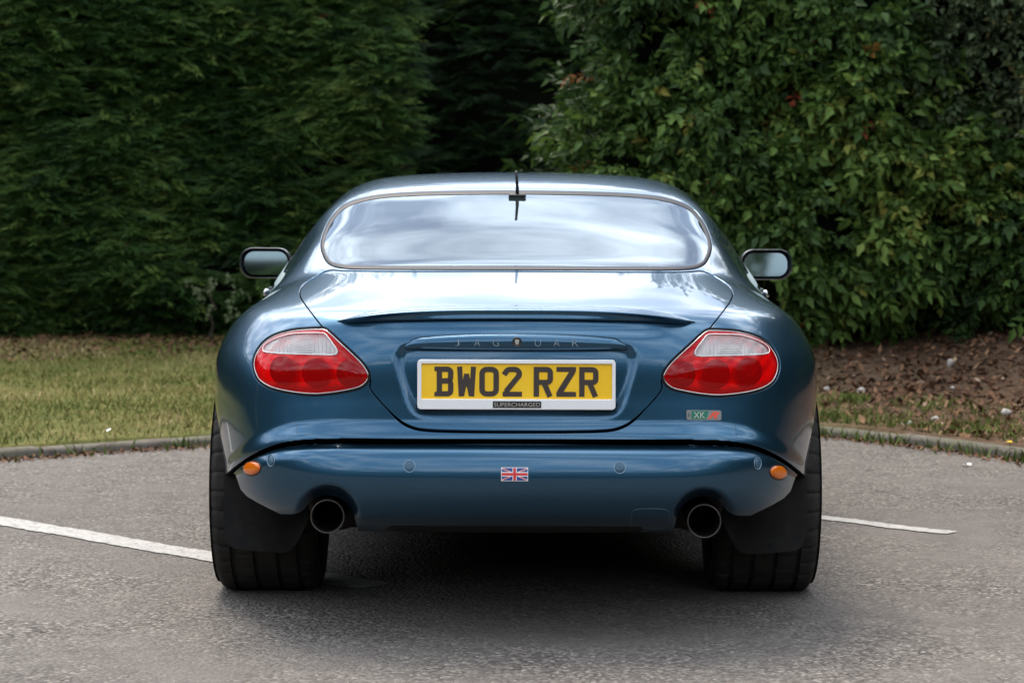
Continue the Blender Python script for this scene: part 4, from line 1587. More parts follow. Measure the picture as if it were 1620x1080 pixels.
g.bump(hm2.outputs[0], 1.0, .0068)

# the sheet bulges by a few millimetres and reaches the horizon
def grid_sheet(name, xs, ys, zf, m, kind='structure'):
    X, Y = np.meshgrid(xs, ys, indexing='ij')
    V = np.stack([X, Y, zf(X, Y)], -1).reshape(-1, 3)
    ii = np.arange(V.shape[0]).reshape(X.shape)
    Fq = np.stack([ii[:-1, :-1], ii[1:, :-1], ii[1:, 1:], ii[:-1, 1:]], -1).reshape(-1, 4)
    o = link(name, mesh_np(name, V, [Fq]), None, m)
    tag(o, kind=kind)
    return o


far = [-900, -300, -100, -40, -20]
xs = np.array(far + list(np.linspace(-10, 10, 41)) + [-a for a in far[::-1]])
ground = grid_sheet('car_park_ground', xs, xs, lambda X, Y: X * 0, ASPH)
tag(ground, 'worn grey asphalt of the car park')

# ---- kerb line (camera-side foot of the kerb), left to right
Y0 = CAM.y
KP = np.array([(-14, 2.6), (-9, 6.0), (-5, 8.75), (-2.29, 10.77), (-1.43, 11.36), (-.5, 11.88), (.3, 12.15), (.95, 12.12), (1.465, 11.80), (1.891, 11.30), (2.26, 10.73), (2.9, 9.7), (4.2, 7.7), (7, 3.6), (10, -1.0)], float)
KP[:, 1] += Y0


def cr_open(p, k=10):
    E = np.vstack([2 * p[0] - p[1], p, 2 * p[-1] - p[-2]])
    out = []
    for i in range(len(p) - 1):
        a, b, c, d = E[i:i + 4]
        for t in np.arange(k) / k:
            out.append(.5 * ((2 * b) + (-a + c) * t + (2 * a - 5 * b + 4 * c - d) * t * t + (-a + 3 * b - 3 * c + d) * t ** 3))
    out.append(p[-1])
    return np.array(out)


KL = cr_open(KP, 24)
seg = np.linalg.norm(np.diff(KL, axis=0), axis=1)
arcl = np.concatenate([[0], np.cumsum(seg)])


def on_kerb(s):
    x = np.interp(s, arcl, KL[:, 0]); y = np.interp(s, arcl, KL[:, 1])
    x2 = np.interp(s + .02, arcl, KL[:, 0]); y2 = np.interp(s + .02, arcl, KL[:, 1])
    t_ = np.stack([x2 - x, y2 - y], -1); t_ /= np.linalg.norm(t_, axis=-1)[..., None] + 1e-9
    nrm = np.stack([-t_[..., 1], t_[..., 0]], -1)               # away from the car park
    return np.stack([x, y], -1), t_, nrm


def kerb_dist(X, Y):
    """signed distance to the kerb line, positive on the verge side"""
    P = np.stack([X.ravel(), Y.ravel()], 1)
    best = np.full(len(P), 1e9); sgn = np.zeros(len(P))
    for i in range(0, len(KL) - 1, 2):
        a = KL[i]; b = KL[min(i + 2, len(KL) - 1)]
        e = b - a; L = e @ e
        t_ = np.clip(((P - a) @ e) / L, 0, 1)
        q = P - a - t_[:, None] * e
        dd = (q ** 2).sum(1)
        s_ = e[0] * q[:, 1] - e[1] * q[:, 0]
        u = dd < best - 1e-9
        best = np.where(u, dd, best); sgn = np.where(u, s_, sgn)
    return (np.sqrt(best) * np.sign(sgn)).reshape(X.shape)


KERBM = mat('kerb_concrete', (.25, .24, .225), .9, spec=.2)
g = NT(KERBM)
P_ = g.pos()
c1 = g.ramp(g.noise(P_, 14, 6, .7), [(.3, (.06, .05, .04)), (.55, (.13, .115, .097)), (.8, (.21, .188, .16))])
c2 = g.ramp(g.noise(P_, 3.5, 5, .7), [(.45, (0, 0, 0)), (.7, (.7, .7, .7))])
g.l(g.mix(c2, c1, (.075, .085, .045)), g.b.inputs['Base Color'])
g.bump(g.noise(P_, 60, 5, .7), .7, .006)
kerb = tag(empty('kerb'), kind='structure')
s0 = 0.0
while s0 + .9 < arcl[-1]:
    mid = on_kerb(np.array(s0 + .45))[0]
    if not (abs(mid[0]) < 4.2 and mid[1] > .5):
        s0 += .905
        continue
    ns_ = 8
    V = []
    dzz = random.uniform(-.006, .006)
    for i in range(ns_ + 1):
        c, t_, nn = on_kerb(np.array(s0 + .010 + i * .885 / ns_))
        for off, z in ((0.0, -.03), (.0, .022), (.008, .033), (.018, .039), (.085, .041), (.095, .036), (.10, .02), (.10, -.03)):
            jx = random.uniform(-.002, .002)
            V.append((c[0] + nn[0] * (off + jx), c[1] + nn[1] * (off + jx), z + dzz + random.uniform(-.0015, .0015)))
    ii = np.arange(len(V)).reshape(ns_ + 1, 8)
    Fq = np.stack([ii[:-1, :-1], ii[1:, :-1], ii[1:, 1:], ii[:-1, 1:]], -1).reshape(-1, 4)
    Fe = [ii[0], ii[-1][::-1]]
    obj_np('kerb_stone', (np.array(V), [Fq, np.array(Fe)]), KERBM, kerb, auto=50)
    s0 += .905

# ---- verge: lawn on the left, littered bank on the right
def bank_w(X):
    return sm(.3, 1.7, X)


def vnoise(X, Y, s, seed=0):
    r = np.random.default_rng(seed)
    o = np.zeros_like(X, dtype=float)
    for k in range(6):
        a = r.uniform(0, 2 * np.pi); f = s * r.uniform(.6, 1.7); ph = r.uniform(0, 6.28)
        o += np.sin((X * np.cos(a) + Y * np.sin(a)) * f + ph + 1.3 * np.sin((X * np.sin(a) - Y * np.cos(a)) * f * .6 + ph))
    return o / 6


def verge_z(X, Y, kd=None):
    kd = kerb_dist(X, Y) if kd is None else kd
    z = .040 + .016 * vnoise(X, Y, 1.5, 1) + .008 * vnoise(X, Y, 6, 2)
    z = z + .008 * (1 - sm(.10, .6, kd)) - .05 * (1 - sm(.052, .09, kd))    # the edge dips inside the kerb
    b = bank_w(X)
    z = z + b * (.36 * sm(.5, 3.2, kd) + .06 * vnoise(X, Y, 4, 3) * sm(.3, 1, kd))
    z = z + .06 * sm(3.0, 7.0, kd)
    return z


SOIL = mat('verge_soil', (.10, .07, .05), .95, spec=.15)
g = NT(SOIL)
P_ = g.pos()
sp_ = g.n('ShaderNodeSeparateXYZ'); g.l(P_, sp_.inputs[0])
mr_ = g.n('ShaderNodeMapRange'); mr_.inputs['From Min'].default_value = .5; mr_.inputs['From Max'].default_value = 1.9
g.l(sp_.outputs['X'], mr_.inputs['Value'])
soil = g.ramp(g.noise(P_, 9, 6, .7), [(.25, (.040, .024, .014)), (.5, (.092, .057, .035)), (.75, (.155, .104, .068))])
turf = g.ramp(g.noise(P_, 5, 6, .7), [(.25, (.050, .062, .014)), (.5, (.105, .108, .030)), (.75, (.18, .145, .06))])
g.l(g.mix(mr_.outputs[0], turf, soil), g.b.inputs['Base Color'])
g.bump(g.noise(P_, 45, 5, .7), .8, .02)

# verge strip mesh: rows follow the kerb, columns run away from it
offs = np.concatenate([[.045, .065, .085], np.linspace(.105, 3, 40), np.linspace(3.3, 9, 24), [12, 20, 60, 300]])
sv = np.linspace(0.0, arcl[-1] - .03, 260)
c, t_, nn = on_kerb(sv)
# fan directions smoothly so that rows do not cross on the inside of the bend: the verge lies outside the bend
VX = c[:, None, 0] + nn[:, None, 0] * offs[None]
VY = c[:, None, 1] + nn[:, None, 1] * offs[None]
VZ = verge_z(VX, VY, np.repeat(offs[None], len(sv), 0))
V = np.stack([VX, VY, VZ], -1).reshape(-1, 3)
ii = np.arange(len(V)).reshape(VX.shape)
Fq = np.stack([ii[:-1, :-1], ii[1:, :-1], ii[1:, 1:], ii[:-1, 1:]], -1).reshape(-1, 4)
lawn = link('lawn', mesh_np('lawn', V, [Fq[:, ::-1]]), None, SOIL)
tag(lawn, 'grass verge rising to a bare earth bank', kind='structure')

# ---- painted bay lines
LINE = mat('worn_white_paint', (.72, .71, .68), .75, spec=.3)
g = NT(LINE)
P_ = g.pos()
ln = g.ramp(g.noise(P_, 22, 6, .72), [(.30, (.19, .18, .168)), (.48, (.34, .33, .31)), (.8, (.41, .40, .385))])
wear = g.ramp(g.noise(P_, 110, 4, .7), [(.53, (0, 0, 0)), (.63, (.9, .9, .9))])
g.l(g.mix(wear, ln, (.12, .11, .10)), g.b.inputs['Base Color'])
g.bump(g.noise(P_, 90, 3), .4, .004)


def bay_line(p0, p1, width, seed):
    r = np.random.default_rng(seed)
    p0, p1 = np.array(p0), np.array(p1)
    n = 160
    t_ = np.linspace(0, 1, n)[:, None]
    c = p0 + (p1 - p0) * t_
    d = (p1 - p0) / np.linalg.norm(p1 - p0); nn = np.array([-d[1], d[0]])
    wob = np.convolve(r.normal(0, 1, n + 20), np.hanning(21) / 10, 'valid')[:n] * .026
    w1 = width / 2 + wob * .4 + r.normal(0, .0035, n)
    w2 = width / 2 - wob * .4 + r.normal(0, .0035, n)
    cb = c + nn * (wob * .4)[:, None]
    V = np.concatenate([np.concatenate([cb + nn * w1[:, None], np.full((n, 1), .0035)], 1), np.concatenate([cb - nn * w2[:, None], np.full((n, 1), .0035)], 1)])
    i = np.arange(n - 1)
    F = np.stack([i, i + 1, n + i + 1, n + i], 1)
    o = link('bay_line', mesh_np('bay_line', V, [F[:, ::-1]]), None, LINE)
    tag(o, kind='structure')
    return o


bay_line((-3.2, 10.15 + Y0), (-.43, 7.41 + Y0), .132, 5)
bay_line((-.9, 10.9 + Y0), (1.535, 8.52 + Y0), .084, 6)

# ---- grass blades
GRASS = mat('grass_blade', (.10, .13, .03), .7, spec=.2)
g = NT(GRASS)
at_ = g.n('ShaderNodeAttribute', attribute_name='tint')
g.l(g.ramp(at_.outputs['Fac'], [(.0, (.050, .080, .013)), (.35, (.105, .132, .025)), (.6, (.185, .175, .048)), (.8, (.31, .235, .10)), (1.0, (.40, .30, .17))]), g.b.inputs['Base Color'])


def set_tint(me, vals):
    a = me.attributes.new('tint', 'FLOAT', 'POINT')
    a.data.foreach_set('value', np.asarray(vals, np.float32))


def blades(xy, z, hmin, hmax, wid, r, tint, lean=.6):
    n = len(xy)
    h = r.uniform(hmin, hmax, n)
    az = r.uniform(0, 2 * np.pi, n)
    le = r.uniform(.1, lean, n) * h
    ca, sa = np.cos(az), np.sin(az)
    rot = r.uniform(0, np.pi, n)
    wx, wy = np.cos(rot) * wid / 2, np.sin(rot) * wid / 2
    b = np.stack([xy[:, 0], xy[:, 1], z], 1)
    A = b + np.stack([wx, wy, 0 * z], 1); B = b - np.stack([wx, wy, 0 * z], 1)
    m1 = b + np.stack([ca * le * .4, sa * le * .4, h * .6], 1)
    C = m1 + np.stack([wx * .7, wy * .7, 0 * z], 1); Dd = m1 - np.stack([wx * .7, wy * .7, 0 * z], 1)
    E = b + np.stack([ca * le, sa * le, h], 1)
    V = np.stack([A, B, C, Dd, E], 1).reshape(-1, 3)
    k = np.arange(n) * 5
    Q4 = np.stack([k, k + 1, k + 3, k + 2], 1)
    T3 = np.stack([k + 2, k + 3, k + 4], 1)
    return V, [Q4, T3], np.repeat(tint, 5)


r = np.random.default_rng(3)
N = 120000
X = r.uniform(-4.6, 1.2, N); Y = r.uniform(3.5, 11.6, N)
kd = kerb_dist(X, Y)
dens = np.clip(.60 + .75 * vnoise(X, Y, 2.6, 21), .08, 1) * (1 - .9 * sm(5.6, 6.6, kd)) * (1 - sm(.2, 1.2, X))
ok = (kd > .075) & (r.uniform(0, 1, N) < dens)
X, Y, kd = X[ok], Y[ok], kd[ok]
ti = np.clip(.52 + .38 * vnoise(X, Y, 2.2, 9) + .22 * vnoise(X, Y, 8, 10) + r.normal(0, .16, len(X)) + .18 * sm(4.2, 6.0, kd), 0, 1)
V, F, tv = blades(np.stack([X, Y], 1), verge_z(X, Y, kd) - .005, .014, .044, .007, r, ti, 1.3)
me = mesh_np('grass', V, F); set_tint(me, tv)
tag(link('grass', me, None, GRASS), 'short patchy lawn grass, part dried to straw', 'grass', kind='stuff')

# sparse grass tufts on the bank and green weeds along the kerb foot
r = np.random.default_rng(4)
XY = []
for (cx_, cy_, n_, sp_r) in [(px_, py_, n_, s_) for px_, py_, n_, s_ in ((1348, 636, 200, .05), (1300, 642, 110, .07), (1330, 662, 90, .12), (1390, 668, 70, .13), (1478, 652, 130, .10), (1450, 648, 90, .09), (1560, 665, 90, .10), (1300, 668, 220, .13), (1600, 690, 160, .14), (1520, 684, 170, .14), (1420, 682, 200, .2), (1350, 670, 220, .15), (1470, 690, 150, .15), (1575, 676, 130, .1))]:
    zt = .12
    for _ in range(4):                                  # find where the sight line meets the verge
        d_ = (CAM.z - zt) * FPX / (cy_ - HY)
        x_ = (cx_ - CX) * d_ / FPX; y_ = d_ + Y0
        zt = float(verge_z(np.array([x_]), np.array([y_]))[0])
    XY.append(np.stack([x_ + r.normal(0, sp_r, n_), y_ + r.normal(0, sp_r * 1.6, n_)], 1))
XY = np.vstack(XY)
kd = kerb_dist(XY[:, 0], XY[:, 1])
XY = XY[kd > .12]; kd = kd[kd > .12]
V, F, tv = blades(XY, verge_z(XY[:, 0], XY[:, 1], kd) - .005, .02, .055, .009, r, np.clip(r.normal(.28, .14, len(XY)), 0, 1), 1.0)
me = mesh_np('grass_tufts', V, F); set_tint(me, tv)
tag(link('grass_tufts', me, None, GRASS), 'small green grass tufts on the bare bank', 'grass', kind='stuff')

r = np.random.default_rng(5)
ns_ = 2600
s_ = r.uniform(0, arcl[-1], ns_ * 3)
cl_ = (np.sin(s_ * 5.1) + np.sin(s_ * 2.3 + 1) + np.sin(s_ * 11.7)) / 3
c, t_, nn = on_kerb(s_)
ok = (np.abs(c[:, 0]) < 4) & (c[:, 1] > 1.5) & (r.uniform(-.6, 1.0, len(s_)) < cl_)
c, nn = c[ok], nn[ok]
o_ = -np.abs(r.normal(0, .05, len(c))) - .003
XY = c + nn * o_[:, None]
V, F, tv = blades(XY, np.full(len(XY), .0), .02, .075, .011, r, np.clip(r.normal(.15, .13, len(XY)), 0, 1), 1.2)
me = mesh_np('weeds', V, F); set_tint(me, tv)
tag(link('weeds', me, None, GRASS), 'low green weeds growing along the foot of the kerb', 'weeds', kind='stuff')

# ---- fallen leaves: on the bank and swept against the kerb
LEAFL = mat('fallen_leaf', (.18, .08, .03), .8, spec=.2)
g = NT(LEAFL)
at_ = g.n('ShaderNodeAttribute', attribute_name='tint')
g.l(g.ramp(at_.outputs['Fac'], [(.0, (.034, .017, .010)), (.35, (.092, .044, .024)), (.6, (.155, .078, .04)), (.8, (.235, .13, .07)), (.93, (.32, .24, .17)), (1.0, (.40, .28, .05))]), g.b.inputs['Base Color'])


def flat_leaves(xy, z, size, r, tint, tilt=.5):
    n = len(xy)
    a = r.uniform(0, 2 * np.pi, n)
    s1 = r.uniform(.6, 1.3, n) * size; s2 = s1 * r.uniform(.4, .7, n)
    ux, uy = np.cos(a), np.sin(a)
    tz = r.normal(0, tilt, n); tz2 = r.normal(0, tilt, n)
    c = np.stack([xy[:, 0], xy[:, 1], z], 1)
    U = np.stack([ux, uy, tz], 1) * s1[:, None] / 2
    W = np.stack([-uy, ux, tz2], 1) * s2[:, None] / 2
    lift = np.stack([0 * a, 0 * a, np.abs(U[:, 2]) + np.abs(W[:, 2]) + .002], 1)
    c = c + lift * .8
    V = np.stack([c - U, c - W + U * .1, c + U, c + W + U * .1, c + np.array([0, 0, -.15]) * s2[:, None]], 1).reshape(-1, 3)
    k = np.arange(n) * 5
    T3 = np.concatenate([np.stack([k, k + 1, k + 4], 1), np.stack([k + 1, k + 2, k + 4], 1), np.stack([k + 2, k + 3, k + 4], 1), np.stack([k + 3, k, k + 4], 1)])
    return V, [T3], np.repeat(tint, 5)


r = np.random.default_rng(6)
N = 30000
X = r.uniform(.3, 4.2, N); Y = r.uniform(2.2, 9.5, N)
kd = kerb_dist(X, Y)
ok = (kd > .12) & (kd < 4.4) & (r.uniform(0, 1, N) < (.40 + .60 * sm(.4, 1.3, kd)) * np.clip(.65 + .6 * vnoise(X, Y, 3, 31), .1, 1))
X, Y, kd = X[ok], Y[ok], kd[ok]
V, F, tv = flat_leaves(np.stack([X, Y], 1), verge_z(X, Y, kd), .040, r, np.clip(r.beta(2, 2.4, len(X)), 0, 1), .45)
N2 = 14000
s_ = r.uniform(0, arcl[-1], N2)
c, t_, nn = on_kerb(s_)
ok = (np.abs(c[:, 0]) < 4) & (c[:, 1] > 1.5)
c, nn = c[ok], nn[ok]
XY = c - nn * (np.abs(r.normal(0, .065, len(c))) + .004)[:, None]
V2, F2, tv2 = flat_leaves(XY, np.zeros(len(XY)) + .001, .022, r, np.clip(r.normal(.5, .16, len(XY)), 0, .8), .35)
# brown litter under the hedge on the lawn
N3 = 9000
X3 = r.uniform(-4.6, .6, N3); Y3 = r.uniform(8.6, 11.8, N3)
kd3 = kerb_dist(X3, Y3)
ok = (r.uniform(0, 1, N3) < sm(4.3, 5.6, kd3))
X3, Y3, kd3 = X3[ok], Y3[ok], kd3[ok]
V3, F3, tv3 = flat_leaves(np.stack([X3, Y3], 1), verge_z(X3, Y3, kd3), .05, r, np.clip(r.normal(.35, .15, len(X3)), 0, .8), .3)
Vj, Fj = join_np([(V, F), (V2, F2), (V3, F3)])
me = mesh_np('leaf_litter', Vj, Fj, smooth=False); set_tint(me, np.concatenate([tv, tv2, tv3]))
tag(link('leaf_litter', me, None, LEAFL), 'brown fallen leaves on the bank and along the kerb', 'leaf litter', kind='stuff')


def verge_at(px, py):
    d_ = np.linspace(9.5, 19, 1500)                       # walk along the sight line until it meets the ground
    x_ = (px - CX) * d_ / FPX; y_ = d_ + Y0; zr = CAM.z - (py - HY) * d_ / FPX
    kd_ = kerb_dist(x_, y_)
    zg = np.where(kd_ > 0, verge_z(x_, y_, kd_), 0.0)
    k = int(np.argmax(zr <= zg))
    x_, y_, zt = float(x_[k]), float(y_[k]), float(zg[k])
    return Vector((x_, y_, zt))


# ---- stones on the bank
STONE = mat('pale_stone', (.42, .39, .35), .85, spec=.2)
g = NT(STONE)
g.l(g.ramp(g.noise(g.pos(), 40, 5, .7), [(.3, (.24, .21, .19)), (.7, (.50, .47, .43))]), g.b.inputs['Base Color'])
STONES = [(1362, 616, 14, 12, 'whitish rounded stone low on the bank beside the car'), (1504, 572, 11, 14, 'upright pale tan stone under the right-hand bushes'),
          (1460, 603, 9, 8, 'small white stone in the middle of the bank'), (1508, 613, 10, 7, 'small flat white stone on bare soil right of the bank middle'),
          (1480, 661, 14, 10, 'pale pointed stone sitting in the grass tuft near the kerb'), (1592, 650, 15, 12, 'brownish stone at the right end of the bank'),
          (1308, 614, 10, 9, 'small grey stone on the bank close to the car'), (1440, 668, 10, 7, 'small grey stone between grass tufts near the kerb')]
for k, (px_, py_, w_, h_, lab) in enumerate(STONES):
    q = verge_at(px_, py_ + h_ / 2)
    d_ = q.y - Y0
    bm = bmesh.new()
    bmesh.ops.create_icosphere(bm, subdivisions=3, radius=1.0)
    rr = np.random.default_rng(50 + k)
    fr_ = rr.normal(0, 1, (5, 3)); ph = rr.uniform(0, 6, 5)
    for v_ in bm.verts:
        s_ = 1 + .09 * sum(math.sin(2.2 * (v_.co @ Vector(f)) + p) for f, p in zip(fr_, ph)) / 1.5
        v_.co = Vector((v_.co.x * w_ / 2 * d_ / FPX, v_.co.y * (w_ + h_) / 4 * d_ / FPX, v_.co.z * h_ / 2 * d_ / FPX)) * s_
    o = bm_obj('stone', bm, STONE, None)
    o.location = q + Vector((0, 0, h_ * .3 * d_ / FPX))
    tag(o, lab, 'stone', 'stones on the bank')

# ---- litter and a dandelion
q = at(1527, 738, 1.245 * FPX / (738 - HY) + Y0); q.z = .006
V, F, _ = flat_leaves(np.array([[q.x, q.y], [q.x + .02, q.y + .01]]), np.array([.004, .006]), .05, np.random.default_rng(2), np.zeros(2), .25)
tag(obj_np('paper_scrap', (V, F), WHITEP, None, smooth=False), 'scrap of white paper lying on the asphalt at the right', 'litter')
q = verge_at(425, 696)
q2 = verge_at(172, 693)
V, F, _ = flat_leaves(np.array([[q2.x, q2.y]]), np.array([q2.z + .03]), .04, np.random.default_rng(8), np.zeros(1), .25)
tag(obj_np('paper_scrap', (V, F), WHITEP, None, smooth=False), 'tiny white scrap in the lawn above the kerb', 'litter')
dl = empty('dandelion', verge_at(1597, 722))
tag(dl, 'small yellow dandelion flower growing by the kerb at the right', 'flower')
STEM = mat('stem_green', (.06, .12, .02), .6)
obj_np('stem', tube_np([(0, 0, -.01), (.004, 0, .03), (.002, 0, .062)], .002, 6), STEM, dl)
parts_ = []
for k in range(26):
    a = k * 2.4; rr_ = .004 + .014 * (k / 26)
    parts_.append(tube_np([(.002, 0, .062), (.002 + rr_ * .7 * math.cos(a), rr_ * .7 * math.sin(a), .068), (.002 + rr_ * math.cos(a), rr_ * math.sin(a), .064)], [.002, .003, .0015], 4))
obj_np('flower_head', join_np(parts_), mat('dandelion_yellow', (.75, .50, .01), .6), dl)

# ================================================================== HEDGES AND BUSHES
def foliage_mat(name, stops, trans=.25, rough=.5):
    m = bpy.data.materials.new(name)
    m.use_nodes = True
    g = NT(m)
    at_ = g.n('ShaderNodeAttribute', attribute_name='tint')
    c = g.ramp(at_.outputs['Fac'], stops)
    g.l(c, g.b.inputs['Base Color'])
    g.b.inputs['Roughness'].default_value = rough
    g.b.inputs['Specular IOR Level'].default_value = .2
    tr = g.n('ShaderNodeBsdfTranslucent'); g.l(c, tr.inputs[0])
    mx = g.n('ShaderNodeMixShader'); mx.inputs[0].default_value = trans
    g.l(g.b.outputs[0], mx.inputs[1]); g.l(tr.outputs[0], mx.inputs[2])
    g.l(mx.outputs[0], g.out.inputs[0])
    return m


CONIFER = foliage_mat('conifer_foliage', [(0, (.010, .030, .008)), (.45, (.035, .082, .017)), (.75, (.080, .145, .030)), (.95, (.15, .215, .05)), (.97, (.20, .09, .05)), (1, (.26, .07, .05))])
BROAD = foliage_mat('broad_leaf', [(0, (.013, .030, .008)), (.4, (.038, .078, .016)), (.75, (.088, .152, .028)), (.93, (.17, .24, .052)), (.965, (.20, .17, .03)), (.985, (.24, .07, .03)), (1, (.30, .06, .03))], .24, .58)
GREYLEAF = foliage_mat('greyish_leaf', [(0, (.024, .040, .018)), (.5, (.055, .080, .035)), (.85, (.11, .135, .06)), (.94, (.16, .14, .05)), (1, (.24, .12, .05))], .2, .5)
CORE = mat('hedge_interior', (.006, .009, .005), 1.0, spec=.05)  # near-black colour stands for the shade inside hedges and bushes
BARK = mat('bark', (.06, .045, .035), .9, spec=.2)
g = NT(BARK)
g.l(g.ramp(g.noise(g.pos(), 24, 5, .7), [(.3, (.03, .022, .017)), (.7, (.10, .08, .065))]), g.b.inputs['Base Color'])


def scatter(proto, P, X_, Z_, S, tint):
    """copies of a prototype (V,T) placed at P with axes: X_ forward, Z_ up-ish, size S; all in one mesh"""
    V0, T0 = proto
    X_ = X_ / (np.linalg.norm(X_, axis=1)[:, None] + 1e-9)
    Z_ = Z_ - X_ * (X_ * Z_).sum(1)[:, None]
    Z_ = Z_ / (np.linalg.norm(Z_, axis=1)[:, None] + 1e-9)
    Y_ = np.cross(Z_, X_)
    n, k = len(P), len(V0)
    V = P[:, None] + S[:, None, None] * (V0[None, :, :1] * X_[:, None] + V0[None, :, 1:2] * Y_[:, None] + V0[None, :, 2:3] * Z_[:, None])
    T = (T0[None] + (np.arange(n) * k)[:, None, None]).reshape(-1, T0.shape[1])
    return V.reshape(-1, 3), T


def conifer_spray(seed):
    """flat feathery frond, unit length"""
    r = np.random.default_rng(seed)
    V, T = [], []
    def leaf(p, d, L, W):
        d = d / np.linalg.norm(d); s = np.array([-d[1], d[0], r.normal(0, .3)])
        s = s / np.linalg.norm(s)
        k = len(V)
        V.extend([p, p + d * L * .4 + s * W, p + d * L + np.array([0, 0, -.10 * L]), p + d * L * .4 - s * W])
        T.extend([(k, k + 1, k + 2), (k, k + 2, k + 3)])
    for i in range(8):
        t = i / 8
        p = np.array([t * .85, 0, -.16 * t * t])
        for sg in (-1, 1):
            a = R(30 + r.uniform(-10, 10)) * sg
            L = .42 * (1 - t * .6) * r.uniform(.6, 1.25)
            d = np.array([math.cos(a), math.sin(a), r.normal(-.04, .16)])
            leaf(p, d, L, .022)
            if i < 5:
                leaf(p + d * L * .45, np.array([math.cos(a * .2), math.sin(a * .2), r.normal(-.1, .2)]), L * .7, .020)
    leaf(np.array([.75, 0, -.1]), np.array([1., 0, -.2]), .35, .022)
    return np.array(V), np.array(T)


def broad_shoot(seed, n=11, leafL=.30, droop=.5, wid=.38):
    """twig with pointed leaves folded along the midrib, unit length"""
    r = np.random.default_rng(seed)
    V, T = [], []
    for i in range(n):
        t = (i + .5) / n
        p = np.array([t, 0, .12 * t - .30 * droop * t * t])
        az = i * 2.4 + r.uniform(-.5, .5)
        out = np.array([.55 + .3 * t, math.cos(az) * .9, math.sin(az) * .6])
        out[2] -= droop * r.uniform(.2, .8)
        out /= np.linalg.norm(out)
        L = leafL * r.uniform(.65, 1.25); W = L * wid * .5
        side = np.cross(out, np.array([0, 0, 1.0])); side /= np.linalg.norm(side) + 1e-9
        upv = np.cross(side, out)
        ro = r.normal(0, .45)
        side, upv = side * math.cos(ro) + upv * math.sin(ro), upv * math.cos(ro) - side * math.sin(ro)
        k = len(V)
        a = p; b = p + out * L * .4 - upv * L * .03; c = p + out * L - upv * L * .18
        V.extend([a, b + side * W + upv * W * .3, b, b - side * W + upv * W * .3, c])
        T.extend([(k, k + 2, k + 1), (k, k + 3, k + 2), (k + 1, k + 2, k + 4), (k + 2, k + 3, k + 4)])
    return np.array(V), np.array(T)


SPRAYS = [conifer_spray(s) for s in range(5)]
SHOOTS = [broad_shoot(s, 11, .32, .46, .52) for s in range(20, 25)]
SMALLS = [broad_shoot(s, 13, .20, .4, .62) for s in range(30, 34)]


def stem_part(name, base, top, r0, r1, parent, seed, n=7, wob=.08):
    r = np.random.default_rng(seed)
    t = np.linspace(0, 1, n)[:, None]
    P = np.array(base) * (1 - t) + np.array(top) * t
    P[1:-1] += r.normal(0, wob, (n - 2, 3)) * [1, 1, .3]
    return obj_np(name, tube_np(P, np.linspace(r0, r1, n), 8), BARK, parent)


def build_mesh(name, parts, tints, m, parent):
    Vs, Ts, off = [], [], 0
    for V, T in parts:
        Vs.append(V); Ts.append(T + off); off += len(V)
    me = mesh_np(name, np.vstack(Vs), [np.vstack(Ts)], smooth=False)
    set_tint(me, np.concatenate(tints))
    return link(name, me, parent, m)


